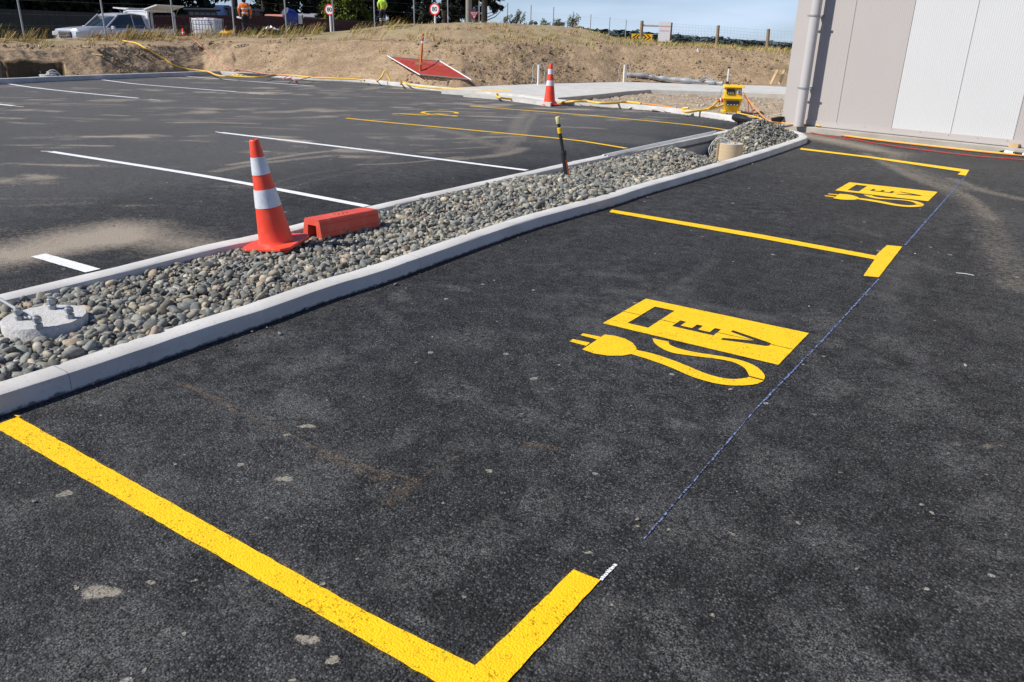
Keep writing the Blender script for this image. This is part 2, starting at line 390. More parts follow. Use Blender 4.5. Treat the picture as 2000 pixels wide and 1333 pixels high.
# asphalt: fine sheet with stain attribute + coarse sheet round it
x0, x1, y0, y1, cs = -26.0, 6.0, .2, 20.6, .05
XS = np.arange(x0, x1+1e-6, cs); YS = np.arange(y0, y1+1e-6, cs)
gx, gy = np.meshgrid(XS, YS, indexing='ij')
sand = np.zeros_like(gx); grey = np.zeros_like(gx); rust = np.zeros_like(gx)
def seg_dist(P):
    d = np.full(gx.shape, 9.)
    P = np.array(P)
    for a, b in zip(P[:-1], P[1:]):
        lo = np.minimum(a, b)-1; hi = np.maximum(a, b)+1
        i0, i1 = np.searchsorted(XS, [lo[0], hi[0]]); j0, j1 = np.searchsorted(YS, [lo[1], hi[1]])
        if i1 <= i0 or j1 <= j0: continue
        X = gx[i0:i1, j0:j1]; Y_ = gy[i0:i1, j0:j1]; ab = b-a; t = np.clip(((X-a[0])*ab[0]+(Y_-a[1])*ab[1])/(ab@ab+1e-9), 0, 1)
        q = np.hypot(X-a[0]-t*ab[0], Y_-a[1]-t*ab[1]); d[i0:i1, j0:j1] = np.minimum(d[i0:i1, j0:j1], q)
    return d
def streak(ch, pts, wdt, amt, px=True):
    L = [gp(x, y)[:2] for x, y in pts] if px else pts
    d = seg_dist(smoothline(L, .2)); ch[:] = np.maximum(ch, amt*np.clip(1.3-d/wdt, 0, 1))
def blob(ch, poly, amt, soft=.15, px=True):
    L = [gp(x, y)[:2] for x, y in poly] if px else poly
    ins = inpoly(gx, gy, [tuple(p) for p in L]); d = seg_dist(L+[L[0]])
    s_ = np.where(ins, np.clip(.5+d/soft*.5, 0, 1), np.clip(.5-d/soft*.5, 0, 1)); ch[:] = np.maximum(ch, amt*s_)
# sand spill on the left, beside the short white line
blob(sand, [(-120, 505), (0, 480), (120, 452), (230, 435), (300, 438), (340, 462), (420, 480), (330, 486), (260, 472), (160, 486), (60, 505), (0, 520), (-120, 540)], .85, .35)
blob(sand, [(0, 500), (200, 448), (275, 446), (300, 466), (180, 482), (0, 514)], 1.25, .3)
blob(sand, [(200, 440), (420, 450), (420, 492), (300, 498), (230, 480)], .42, .3)
# dusty run beside the building nib and fan on the right
blob(sand, [(1480, 246), (1560, 256), (1640, 270), (1720, 288), (1760, 300), (1700, 296), (1600, 276), (1520, 262)], .62, .3)
blob(sand, [(1690, 285), (1790, 300), (1760, 318), (1850, 352), (1900, 370), (1870, 372), (1790, 345), (1730, 312)], .42, .3)
blob(grey, [(1840, 345), (1990, 380), (2060, 440), (2080, 700), (2010, 640), (1960, 520), (1930, 440), (1870, 390)], .55, .5)
streak(sand, [(1860, 350), (1930, 375), (2000, 390)], .14, .34); streak(sand, [(1760, 330), (1850, 370), (1920, 420), (1960, 500), (1990, 560)], .22, .24)
streak(sand, [(1740, 322), (1790, 345), (1880, 378), (1940, 430)], .10, .36)
streak(sand, [(1690, 300), (1740, 325), (1790, 350), (1850, 372)], .12, .34)
blob(grey, [(1960, 860), (2100, 850), (2100, 1330), (1960, 1250), (1990, 1000)], .5, .3)
0 and streak(sand, [(1790, 840), (1860, 845), (1940, 848), (2000, 855)], .018, .5); streak(sand, [(1850, 868), (1960, 872)], .014, .4)
# rusty outlines near the first bay
0 and streak(rust, [(350, 748), (400, 770), (470, 806), (560, 842)], .02, .62); 0 and streak(rust, [(590, 865), (640, 885), (720, 915), (815, 938)], .022, .7)
0 and streak(rust, [(815, 938), (775, 968), (740, 985)], .02, .6); 0 and streak(rust, [(815, 938), (870, 905), (900, 888)], .01, .4)
0 and blob(rust, [(620, 884), (815, 938), (760, 975), (700, 950)], .45, .08); 0 and streak(rust, [(1020, 868), (1060, 872), (1095, 880)], .03, .55)
# splats of dried mud
SPLAT = []
for x, y, r_ in [(196, 1157, .034), (127, 965, .019), (600, 833, .02), (555, 936, .02), (560, 850, .01), (1150, 1080, .008), (955, 920, .01), (470, 908, .011), (1043, 740, .014), (1245, 1028, .006), (295, 1138, .01), (650, 1290, .014), (600, 1250, .02)]:
    c = gp(x, y)[:2]; SPLAT.append((c, r_))
# tyre marks and brushed dust over the far lot
streak(grey, [(700, 322), (760, 303), (800, 292), (860, 276), (920, 268), (1000, 262), (1100, 258), (1200, 262), (1260, 268)], .09, .85)
streak(grey, [(510, 385), (530, 362), (580, 345), (700, 323), (800, 296)], .035, .9); streak(grey, [(530, 380), (600, 357), (700, 333), (800, 305), (900, 285), (1050, 275)], .03, .8)
streak(grey, [(700, 337), (820, 305), (940, 285), (1100, 280), (1250, 284)], .035, .75)
blob(grey, [(1050, 257), (1180, 256), (1290, 268), (1310, 280), (1250, 285), (1140, 276), (1060, 268)], .72, .25)
streak(sand, [(840, 250), (900, 262), (950, 280), (1000, 290)], .2, .3); streak(sand, [(1030, 215), (1010, 240), (1005, 270), (980, 300)], .2, .3); streak(sand, [(1050, 218), (1030, 245), (1020, 275)], .1, .3)
streak(sand, [(880, 312), (960, 305), (1000, 298), (1020, 290)], .16, .4); streak(sand, [(700, 322), (800, 318), (900, 306)], .05, .45)
streak(sand, [(450, 322), (520, 312), (600, 300), (640, 296)], .08, .55); streak(sand, [(420, 335), (520, 318), (640, 305)], .1, .42)
blob(grey, [(1740, 500), (1800, 515), (1790, 560), (1740, 600), (1700, 590), (1716, 545)], .5, .12)
blob(grey, [(1170, 1150), (1230, 1180), (1150, 1300), (1060, 1333), (1050, 1300)], .62, .06)
rs = random.Random(3)
for k in range(26):     # faint tyre arcs across the far lot
    cx, cy = rs.uniform(-20, -6), rs.uniform(4, 17); r0_ = rs.uniform(4, 12); a = rs.uniform(0, 6.28); da = rs.uniform(.15, .4)
    streak(grey, [(cx+r0_*(math.cos(a+da*t_)-math.cos(a)), cy+r0_*(math.sin(a+da*t_)-math.sin(a))) for t_ in (0, .5, 1)], rs.uniform(.05, .1), rs.uniform(.3, .5), px=False)
for k in range(60):
    cx, cy = rs.uniform(-3., 4), rs.uniform(1, 14); ln = rs.uniform(.1, .6); a = rs.uniform(0, 3.1)
    streak(grey, [(cx-math.cos(a)*ln, cy-math.sin(a)*ln), (cx, cy), (cx+math.cos(a)*ln, cy+math.sin(a)*ln)], rs.uniform(.03, .12), rs.uniform(.2, .5), px=False)
lotl = np.clip((-5.2-gx)/3, 0, 1); n1 = fbm(gx*.9, gy*1.6, 4); n2 = fbm(gx*3, gy*6, 4); n3 = fbm(gx*.45+9, gy*.45, 3)
su = gx*.80+gy*.60; sv = -gx*.60+gy*.80; wp = (fbm(gx*.25, gy*.25, 2)-.5)*2.2
st1 = fbm(su*.55+3, (sv+wp)*4.2, 4); st2 = fbm(su*.22, (sv+wp)*1.7+40, 3); reg = np.clip((fbm(gx*.22+7, gy*.22, 3)-.38)*4, 0, 1)
far_ = np.clip((gy+gx*-.15-6)/7, 0, 1)
brushed = np.clip((fbm(gx*2.2+5, gy*2.2, 4)-.36)*4.5, 0, 1)*np.clip((st1-.42)*5, 0, 1)*np.clip((st2-.33)*4, .15, 1)*lotl
sand = np.maximum(sand, brushed*(.66+.50*reg)*(1-.3*far_)); grey = np.maximum(grey, brushed*.9)
grey = np.maximum(grey, np.clip((n1-.40)*1.8, 0, 1)*.42*lotl+np.clip((n2-.5)*2, 0, 1)*.28*lotl)
grey = np.maximum(grey, np.clip((n3-.45)*2.2, 0, 1)*.42*(1-lotl))
grey = np.maximum(grey, .72*lotl+.40*np.clip((gy-3)/9, 0, 1))
sand *= .75+.5*n2
dust = np.stack([sand, grey, rust], -1).reshape(-1, 3)
cxs = (gx[:-1, :-1]+cs/2); cys = (gy[:-1, :-1]+cs/2)
keep = inpoly(cxs, cys, perimeter) & ~inpoly(cxs, cys, [tuple(p) for p in island_in])
ny = len(YS); ii, jj = np.nonzero(keep); a = ii*ny+jj
F = np.stack([a, a+ny, a+ny+1, a+1], -1)
used, inv = np.unique(F, return_inverse=True)
V = np.stack([gx.ravel(), gy.ravel(), np.zeros(gx.size)], -1)[used]
und = lambda x, y: 0*x
o = npmesh('asphalt', V, inv.reshape(F.shape), ASPH, False, dust[used], 'dust'); tag(o, 'black asphalt of the new car park', 'asphalt', kind='structure')
# coarse remainder (behind and beside the camera)
mb = MB()
mb.add([(lk[-1][0], -6, 0), (-5.3, -6, 0), (-5.3, y0, 0), (-27.5, y0, 0)], [(0, 1, 2, 3)])
mb.add([(-3.5, -6, 0), (26, -6, 0), (26, y0, 0), (-3.5, y0, 0)], [(0, 1, 2, 3)])
mb.add([(x1, y0, 0), (26, y0, 0), (26, 13.2, 0), (x1, 13.2, 0)], [(0, 1, 2, 3)])
mb.add([(-27.5, y0, 0), (x0, y0, 0), (x0, y1, 0), (-27.5, y1, 0)], [(0, 1, 2, 3)])
mb.add([(-30, -40, 0), (26, -40, 0), (26, -6, 0), (-30, -6, 0)], [(0, 1, 2, 3)])
tag(mb.build('asphalt', ASPH), 'black asphalt continuing round the car park', 'asphalt', kind='structure')

# ---------------- terrain beyond the kerbs: profiles over azimuth
# px, base(y,z)  slope top (y, extra D)  bench back (y, D+)  crest (y, D+)
CT = [(-60, 152, 101, 1.5, 92, 4.2, 75, 7), (0, 152.5, 100, 1.5, 92, 4.2, 75, 7), (100, 149, 97, 1.5, 90, 4.4, 76, 7), (200, 147, 93, 1.5, 88, 4.4, 76, 7.5),
      (300, 142.5, 90, 1.5, 84, 4.4, 73, 7.5), (400, 139, 88, 1.6, 82, 4.4, 71, 7), (450, 142, 86, 2.6, 80, 4.4, 70, 7), (520, 145.5, 86, 2.8, 78, 5, 68, 7.5),
      (600, 150, 85, 2.8, 77, 5.5, 66, 8), (660, 153, 84, 2.8, 77, 5.5, 62, 9), (700, 155, 84, 3, 77, 5.5, 57, 9.5), (760, 159, 84, 3.2, 78, 5.8, 50, 10), (820, 166, 85, 3.6, 79, 6, 45, 11),
      (900, 173, 86, 4.2, 81, 6.5, 43, 12), (1000, 166, 86, 3.6, 82, 6, 46, 11), (1080, 163, 87, 3.6, 83, 5.4, 50, 10), (1130, 161.5, 88, 3.4, 84, 5.2, 54, 9.5), (1165, 161, 90, 3.2, 86, 5, 62, 8.5), (1210, 160, 92, 3.0, 88, 4.6, 77, 7.5),
      (1300, 162, 94, 3.0, 90, 4.6, 84, 7), (1400, 165, 98, 2.8, 95, 4.4, 89, 7), (1500, 167, 104, 2.6, 101, 4, 96, 7), (1540, 168, 107, 2.6, 104, 4, 99, 7), (1640, 168, 110, 2.6, 107, 4, 102, 7)]
rows = []
for (px, yb, y1_, d1, y2_, d2, y3_, d3) in CT:
    b = gp(px, yb, .10 if px < 920 else .14); D0 = math.hypot(b[0], b[1])
    r_ = [(D0, b[2])]
    for yy, dd in ((y1_, d1), (y2_, d2), (y3_, d3)): q = hz(px, yy, D0+dd); r_.append((D0+dd, q[2]))
    D3 = D0+d3; r_ += [(D3+6, .5), (D3+30, .4), (150, -.3), (190, -1.2)]
    rows.append((az(px, yb), r_))
rows.sort(key=lambda t: t[0])
Aa = np.array([t[0] for t in rows]); DD = np.array([[q[0] for q in t[1]] for t in rows]); ZZ = np.array([[q[1] for q in t[1]] for t in rows])
# extend: far left follows the straight left kerb, right side constant behind the building
ext_a = [az(-60)+R(k) for k in (8, 18, 30, 45)]
xl = DD[-1][0]*math.sin(Aa[-1]); 
for a_ in ext_a:
    D0 = xl/math.sin(a_) if a_ < R(100) else xl/math.sin(R(100)); sh = D0-DD[-1][0]
    Aa = np.append(Aa, a_); rw = DD[-1].copy(); rw[:6] += 0; DD = np.vstack([DD, np.append(DD[len(rows)-1][:6]+(D0-DD[len(rows)-1][0]), [150, 190])]); ZZ = np.vstack([ZZ, ZZ[len(rows)-1]])
Aa = np.append([-R(40)], Aa); DD = np.vstack([DD[0], DD]); ZZ = np.vstack([ZZ[0], ZZ])
def profile(a_):
    d = np.array([np.interp(a_, Aa, DD[:, k]) for k in range(8)]); z = np.array([np.interp(a_, Aa, ZZ[:, k]) for k in range(8)]); return d, z
AG = np.linspace(Aa[0], Aa[-1], 1500)
TS = np.concatenate([np.linspace(0, 1, 46)[:-1], 1+np.linspace(0, 1, 16)[:-1], 2+np.linspace(0, 1, 26)[:-1], 3+np.linspace(0, 1, 26)[:-1], 4+np.linspace(0, 1, 10)[:-1], 5+np.linspace(0, 1, 8)[:-1], 6+np.linspace(0, 1, 4)])
Dg = np.zeros((len(AG), len(TS))); Zg = Dg.copy()
for k in range(len(TS)):
    j = min(int(TS[k]), 6); t = TS[k]-j
    dk = [np.interp(AG, Aa, DD[:, q]) for q in (j, j+1)]; zk = [np.interp(AG, Aa, ZZ[:, q]) for q in (j, j+1)]
    tt = t if j != 3 else t*t*(3-2*t)
    Dg[:, k] = dk[0]*(1-t)+dk[1]*t; Zg[:, k] = zk[0]*(1-tt)+zk[1]*tt
# soften the profile corners
for _ in range(5):
    Zg[:, 2:-2] = (Zg[:, 1:-3]+2*Zg[:, 2:-2]+Zg[:, 3:-1])/4
TX = -np.sin(AG)[:, None]*Dg; TY = np.cos(AG)[:, None]*Dg
tb = np.clip(TS, 0, 1)[None, :]
slope = np.clip(1-np.abs(TS[None, :]-.5)*1.6, 0, 1)
clod = np.clip(fbm(TX*2.2, TY*2.2, 3)-.5, 0, 1)
mask = np.clip((fbm(TX*.25+4, TY*.25, 2)-.38)*4, .15, 1)
leftd = ((AG > az(450)) | ((AG < az(750)) & (AG > az(1120))))[:, None]
pc = gp(840, 172, .3); PANW = np.exp(-(((TX-pc[0]*1.04)**2+(TY-pc[1]*1.04)**2)/1.9**2)**2)
amp = np.where(TS[None, :] < 1.05, 1., .45)*np.clip(TS[None, :]*10, 0, 1)*np.where(TS[None, :] > 4, .5, 1)
Zn = Zg+amp*((fbm(TX*5, TY*5, 4)-.5)*.13*np.where(leftd, .95, .45)+clod*.26*mask*np.where(leftd, 1, .25)+(fbm(TX*.7, TY*.7, 3)-.5)*.22)
# rill marks scraped down the light slope
Zn = Zg+(Zn-Zg)*(1-.9*PANW)
Zn += (1-PANW)*np.where((TS[None, :] < 1) & ~leftd, (fbm(TX*1.1-TY*1.8, TY*.4+TX*.3, 3)-.5)*.12, 0)*np.clip(TS[None, :]*6, 0, 1)
# trench cut at the foot on the far left
P0 = gp(-60, 150, .1); P1 = gp(128, 147, .1)
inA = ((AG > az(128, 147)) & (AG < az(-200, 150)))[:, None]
cut = inA & (TS[None, :] < (.34+.28*fbm(AG*70, AG*0+3., 4))[:, None]) & (TS[None, :] >= 0)
Zn = np.where(cut, np.minimum(Zn, -.12), Zn)
grassy = np.clip((TS-1.9)*2, 0, 1)*np.clip((4.6-TS), 0, 1)
cut_shade = np.where(inA & (TS[None, :] < .56), 1., 0.)*np.ones_like(Zg); cut_shade = np.clip(cut_shade-(TS[None, :] > .49)*.5, 0, 1)  # shade inside the trench cut, stored as a darkening of the soil colour
gr = np.broadcast_to(grassy[None, :], Zg.shape)*np.clip((fbm(TX*.8, TY*.8, 3)-.3)*3, 0, 1)
V = np.stack([TX.ravel(), TY.ravel(), Zn.ravel()], -1); nT = len(TS)
ii, jj = np.meshgrid(np.arange(len(AG)-1), np.arange(nT-1), indexing='ij'); a = (ii*nT+jj).ravel()
F = np.stack([a, a+1, a+nT+1, a+nT], -1)[:, ::-1]
# foot skirt so that nothing shows under the edge
o = npmesh('embankment', V, F, DIRT, True, np.stack([gr.ravel(), cut_shade.ravel(), 0*gr.ravel()], -1), 'grassy')
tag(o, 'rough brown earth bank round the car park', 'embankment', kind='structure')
def tz(x, y):
    """height of the bank under x, y"""
    a_ = math.atan2(-x, y); D = math.hypot(x, y); i = int(np.clip(np.searchsorted(AG, a_), 1, len(AG)-1)); return float(np.interp(D, Dg[i], Zn[i])) if D > Dg[i][0] else .0
def hit(px, py, lift=0.):
    d = ray(px, py); h = math.hypot(d[0], d[1])
    for D in np.arange(14, 110, .04):
        p = CPOS+d*(D/h)
        a_ = math.atan2(-p[0], p[1]); i = int(np.clip(np.searchsorted(AG, a_), 1, len(AG)-1))
        z = float(np.interp(D, Dg[i], Zn[i])) if D >= Dg[i][0] else .04
        if p[2] <= z+lift: return Vector((p[0], p[1], z+lift))
    return Vector(hz(px, py, 60))
def at(px, py, D): return Vector(hz(px, py, D))
# base sheet to the horizon
s = 4000; mb = MB(); mb.add([(-s, -s, -.6), (s, -s, -.6), (s, s, -.6), (-s, s, -.6)], [(0, 1, 2, 3)])
FIELD = simple('far_pasture', (.14, .16, .06), .95, .3, .02)
tag(mb.build('ground', FIELD), 'open pasture reaching the horizon', 'ground', kind='structure')
# bare strip between kerb and footpath
pf = [gp(x, y, .13) for x, y in [(952, 180), (1090, 192), (1180, 184), (1225, 179), (1270, 176), (1400, 180), (1535, 185), (1700, 190)]]
pb = [gp(x, y, .14) for x, y in [(862, 173), (950, 168), (1050, 164), (1215, 160), (1400, 165), (1535, 168), (1700, 170)]]
XS2 = np.arange(-17, 4, .09); YS2 = np.arange(15, 30.5, .09); g1, g2 = np.meshgrid(XS2, YS2, indexing='ij')
strip_poly = [(p[0], p[1]) for p in bk2]+[wall(-.9, .3)[:2], wall(-.9, -2)[:2], wall(2, -12)[:2]]+[(p[0], p[1]+.25) for p in pf[::-1]]
zz = .015+(fbm(g1*2.5, g2*2.5, 4)-.5)*.11+np.clip(fbm(g1*6, g2*6, 3)-.6, 0, 1)*.3
kp = inpoly(g1[:-1, :-1]+.045, g2[:-1, :-1]+.045, strip_poly); ii, jj = np.nonzero(kp); n2_ = len(YS2); a = ii*n2_+jj
F = np.stack([a, a+n2_, a+n2_+1, a+1], -1); used, inv = np.unique(F, return_inverse=True)
V = np.stack([g1.ravel(), g2.ravel(), zz.ravel()], -1)[used]
o = npmesh('bare_ground', V, inv.reshape(F.shape), GRND, True, np.zeros((len(V), 3)), 'grassy'); tag(o, 'bare dirt strip between kerb and footpath', 'ground', kind='structure')
# footpath slab
poly = [(p[0], p[1]) for p in pf]+[(p[0], p[1]) for p in pb[::-1]]
mb = MB(); mb.prism(poly, -.1, .135); tag(mb.build('footpath', CONC2), 'pale new concrete footpath along the bank', 'footpath', kind='structure')
mb = MB(); e = [gp(x, y, .1) for x, y in [(905, 182), (952, 179), (1090, 193), (1075, 200), (980, 187.5)]]
mb.prism([(p[0], p[1]) for p in e], -.1, .082); tag(mb.build('footpath', CONC2), 'end of the footpath meeting the kerb', 'footpath', kind='structure')
# far wood on the right horizon
F_ = []; V_ = []; T_ = []
fr = random.Random(5)
for k in range(2600):
    px = fr.uniform(1120, 1640); D = fr.uniform(420, 470); top = np.interp(px, [1120, 1190, 1240, 1300, 1400, 1540, 1640], [64, 66, 69, 76, 83, 93, 98])
    p = hz(px, top, D); h_ = p[2]+fr.uniform(-.6, .5)+1.; b0 = len(V_); w_ = fr.uniform(1.5, 4)
    c = np.array([p[0], p[1], 0]); zc = -.5+(h_+.5)*fr.random()**.5
    for q in range(5):
        aa = fr.uniform(0, 6.28); el = fr.uniform(-1, 1); off = np.array([math.cos(aa)*w_, math.sin(aa)*w_, el*w_*.5])
        V_.append(c+np.array([0, 0, zc])+off)
    F_ += [(b0, b0+1, b0+2), (b0+2, b0+3, b0+4)]; T_ += [fr.uniform(.7, 1.3)]*5
LEAF_FAR = leaf_mat('distant_wood', (.06, .085, .085), .3, .05)  # leaf colour lightened and blued to stand for distance haze
o = npmesh('distant_wood', V_, F_, LEAF_FAR, False, np.repeat(np.array(T_)[:, None], 3, 1)); tag(o, 'dark low wood on the horizon at right', 'wood', kind='stuff')
mb = MB(); base = [at(px, 90, 475) for px in range(1100, 1700, 30)]
ridge = []
for i, px in enumerate(range(1100, 1700, 30)):
    top = np.interp(px, [1100, 1190, 1240, 1300, 1400, 1540, 1640], [64, 66, 69, 76, 83, 93, 98]); p = hz(px, top+3, 475); q = hz(px, top+3, 500); ridge.append([(p[0], p[1], -1), (p[0], p[1], p[2]), (q[0], q[1], q[2]), (q[0], q[1], -1)])
mb.loft(ridge); tag(mb.build('hills', MS('hill_bush', (.045, .065, .065), .9, .4, .1)), 'low bush covered rise on the horizon', 'hill', kind='structure')

# ================================================================== PEBBLES
xiL, xiR = -4.62, -3.41
def island_x(y):
    r_ = np.interp(y, [p[1] for p in kR], [p[0] for p in kR]); l_ = np.interp(y, [p[1] for p in kL[::-1]], [p[0] for p in kL[::-1]]); return l_, r_
H1 = gp(1295, 300, .17); H2 = gp(1468, 244, .34); TUB = gp(1424, 303, .05); POLE = gp(1110, 350, .06); BIG = gp(1040, 362, .10); DISC = gp(88, 628, .085)
def hg(x, y):
    l_, r_ = island_x(y); t = (x-l_)/(r_-l_)
    z = .035+.03*t+.02*(vn(x*2+5, y*2)-.5)
    z = z+.075*np.exp(-((y-BIG[1])/1.0)**2-((t-.45)/.35)**2)
    z = z-.03*np.exp(-((y-POLE[1]-.25)/.35)**2)
    z = z+.16*np.exp(-((y-H1[1])/.62)**2-((x-H1[0]-.06)/.36)**2)
    yl, yu = 10.1-.3*t, 12.5-1.75*t
    z = z-.33/(1+np.exp(-(y-yl)/.07))/(1+np.exp((y-yu)/.09))
    z = z+.31*np.exp(-((y-12.25)/.85)**2-((x+3.72)/.55)**2)
    z = np.where(y > 13.4, z-.02, z)
    z = z+.012*np.exp(-((y-1.2)/.7)**2)
    return z
RIM = np.array(offset(ringo, .135)); RIMB = np.roll(RIM, -1, 0)
def rimd(x, y):
    x = np.asarray(x, float); y = np.asarray(y, float); d = np.full(x.shape, 9.)
    for a_, b_ in zip(RIM, RIMB):
        ab = b_-a_; q = ab@ab
        if q < 1e-9 or q > 4: continue
        t_ = np.clip(((x-a_[0])*ab[0]+(y-a_[1])*ab[1])/q, 0, 1); d = np.minimum(d, np.hypot(x-a_[0]-t_*ab[0], y-a_[1]-t_*ab[1]))
    return d
def hgc(x, y):
    d = rimd(x, y); d = np.where(inpoly(np.asarray(x), np.asarray(y), [tuple(p) for p in RIM]), d, -.04); return np.minimum(hg(x, y), KZ-.025+.75*d)
ybeg, yend = -1.2, max(p[1] for p in island_in)
gxs = np.linspace(-5.0, -3.0, 41); gys = np.linspace(-5, yend+.1, 380); q1, q2 = np.meshgrid(gxs, gys, indexing='ij')
zz = hgc(q1, q2)-.035; nI = len(gys)
kp = inpoly(q1[:-1, :-1]+.025, q2[:-1, :-1]+.025, [tuple(p) for p in offset(ringo, .05)]); ii, jj = np.nonzero(kp); a = ii*nI+jj
F = np.stack([a, a+nI, a+nI+1, a+1], -1); used, inv = np.unique(F, return_inverse=True)
V = np.stack([q1.ravel(), q2.ravel(), zz.ravel()], -1)[used]
o = npmesh('gravel_bed', V, inv.reshape(F.shape), MS('gravel_fines', (.09, .085, .075), .95, .4, 20, .8, 60)); tag(o, 'fine dark grit under the pebbles', 'gravel', kind='structure')
bm = bmesh.new(); bmesh.ops.create_icosphere(bm, subdivisions=2, radius=1); bm.verts.index_update()
ICV = np.array([p.co[:] for p in bm.verts]); ICF = np.array([[q.index for q in f.verts] for f in bm.faces]); bm.free()
PAL = np.array([(.185, .19, .185), (.22, .225, .21), (.155, .165, .165), (.12, .125, .125), (.26, .25, .22), (.33, .29, .22), (.30, .24, .19), (.20, .21, .19), (.38, .36, .31), (.17, .18, .175)])
PW = np.array([.15, .16, .12, .09, .14, .11, .06, .08, .06, .03]); PW /= PW.sum()
def pebbles(name, X, Y, Z, S, label, flat=.36, parent=None):
    n = len(X); shp = []
    for k in range(6):
        d = NR.randn(3, 3)*.25; v = ICV.copy(); v = v*(1+.10*np.sin(v@d.T*6).sum(1, keepdims=True)/1.5); v = np.sign(v)*np.abs(v)**NR.uniform(.85, 1.02); shp.append(v)
    shp = np.array(shp)
    base = shp[NR.randint(0, 6, n)]                                  # n,42,3
    ax = np.stack([S*NR.uniform(.85, 1.35, n), S*NR.uniform(.62, .95, n), S*NR.uniform(.36, .66, n)], -1)*.5
    P = base*ax[:, None, :]
    def rot(axis, an):
        c, s_ = np.cos(an)[:, None], np.sin(an)[:, None]; i, j = [(1, 2), (2, 0), (0, 1)][axis]
        A = P[:, :, i]*c-P[:, :, j]*s_; B = P[:, :, i]*s_+P[:, :, j]*c; P[:, :, i] = A; P[:, :, j] = B
    rot(0, NR.randn(n)*flat*1.6); rot(1, NR.randn(n)*flat*1.6); rot(2, NR.uniform(0, 6.28, n))
    P += np.stack([X, Y, Z], -1)[:, None, :]
    nv = ICV.shape[0]; F = (ICF[None]+np.arange(n)[:, None, None]*nv).reshape(-1, 3)
    c = PAL[NR.choice(len(PAL), n, p=PW)]*NR.uniform(.45, 1.35, (n, 1))*np.array([1.06, 1.03, .95]); c = np.repeat(c, nv, 0)
    o = npmesh(name, P.reshape(-1, 3), F, PEB, True, c, 'tint', parent); return o
def scatter(n, ya, yb):
    y = NR.uniform(ya, yb, n*2); x = NR.uniform(-5, -3.0, n*2); k = inpoly(x, y, [tuple(p) for p in offset(ringo, .135)]); return x[k][:n], y[k][:n]
allx = []; ally = []
def dens(ya, yb, per):
    x, y = scatter(int((yb-ya)*per), ya, yb); allx.append(x); ally.append(y)
dens(-1.2, 3.2, 3700); dens(3.2, 7.0, 3900); dens(7.0, 15.4, 3900)
X = np.concatenate(allx); Y = np.concatenate(ally)
S = np.exp(NR.randn(len(X))*.42)*.0285; S = np.clip(S, .012, .072)
S *= np.where(Y > 8, .95, 1.)*np.where(Y < 2.4, 1.22, 1)
big = np.exp(-((Y-BIG[1])/1.1)**2)*(NR.rand(len(X)) < .10); S = S*(1+1.1*big); S = np.where(NR.rand(len(S)) < .012, S*1.7, S)
S = np.clip(S, .014, .088)
Z = hgc(X, Y)+NR.uniform(-.032, .010, len(X))+S*.14
# keep them off the disc and out of the cardboard tube
k = ~((np.hypot(X-DISC[0], Y-DISC[1]) < .212) & (Z > -.5)) & ~(np.hypot(X-TUB[0], Y-TUB[1]) < .2)
# and against the inner kerb faces
o = pebbles('pebbles', X[k], Y[k], Z[k], S[k], '')
tag(o, 'grey and tan river pebbles filling the long island', 'pebbles', kind='stuff')
# ================================================================== ROAD MARKINGS
def resample(L, st=.03, jit=.0012):
    out = []
    n = len(L)
    for i in range(n):
        a = np.array(L[i][:2]); b = np.array(L[(i+1) % n][:2]); m = max(1, int(np.linalg.norm(b-a)/st))
        for k in range(m):
            p = a+(b-a)*k/m; out.append((p[0]+rnd.uniform(-jit, jit), p[1]+rnd.uniform(-jit, jit)))
    return out
def flatpoly(mb, outer, holes=(), z=.004, jit=.0012):
    rings = [resample(outer, .03, jit)]+[resample(h, .03, jit) for h in holes]
    tri = tessellate_polygon([[Vector((x, y, 0)) for x, y in r_] for r_ in rings])
    pts = [p for r_ in rings for p in r_]; mb.add([(x, y, z) for x, y in pts], [tuple(t) for t in tri])
def marking(name, polys, mat, label, cat='road marking', group=None, z=.004, jit=.0016):
    mb = MB()
    c = np.mean([p[:2] for p in polys[0]], 0)
    for p in polys: flatpoly(mb, p, z=z, jit=jit)
    o = mb.build(name, mat, off=(c[0], c[1], 0)); o.location = (c[0], c[1], 0)
    bm = bmesh.new(); bm.from_mesh(o.data)
    for f in bm.faces:
        if f.normal.z < 0: f.normal_flip()
    bm.to_mesh(o.data); bm.free(); return tag(o, label, cat, group)
def band(pts, w_, px=True, z=0):
    L = [gp(x, y)[:2] for x, y in pts] if px else pts
    L = smoothline(L, .25) if len(L) > 2 else L
    return [tuple(p) for p in offset(L, w_/2)]+[tuple(p) for p in offset(L, -w_/2)[::-1]]
# near yellow bay: line and return as one painted L
nl = [gp(*p)[:2] for p in [(25, 811), (700, 1189), (928, 1303), (1120, 1115), (1172, 1135), (1000, 1330)]]
yl_a = gp(-40, 776)[:2]; cornr = gp(928, 1303)[:2]
lowL = [gp(*p)[:2] for p in [(-40, 818), (0, 842), (700, 1247)]]
tmp = np.array(lowL[2])-np.array(lowL[1]); xr = gp(1172, 1135)[0]; xr2 = gp(1075, 1245)[0]; tt_ = (xr-lowL[2][0])/tmp[0]; botc = np.array(lowL[2])+tmp*tt_
marking('bay_marking', [[tuple(p) for p in [(-3.16, nl[0][1]+.01), nl[0], nl[1], nl[2], nl[3], nl[4], (xr, botc[1]), lowL[2], lowL[1], (-3.16, lowL[1][1])]]], YEL,
        'thick yellow L shaped bay line nearest the camera', group='yellow parking bay lines', jit=.0018)
t = [gp(*p)[:2] for p in [(1195, 410.5), (1480, 458), (1710, 500.5), (1732, 480), (1762, 483), (1716, 543), (1686, 540), (1708, 508), (1480, 466), (1190, 415.5)]]
marking('bay_marking', [[tuple(p) for p in t]], YEL, 'yellow T shaped bay line between the two plug symbols', group='yellow parking bay lines')
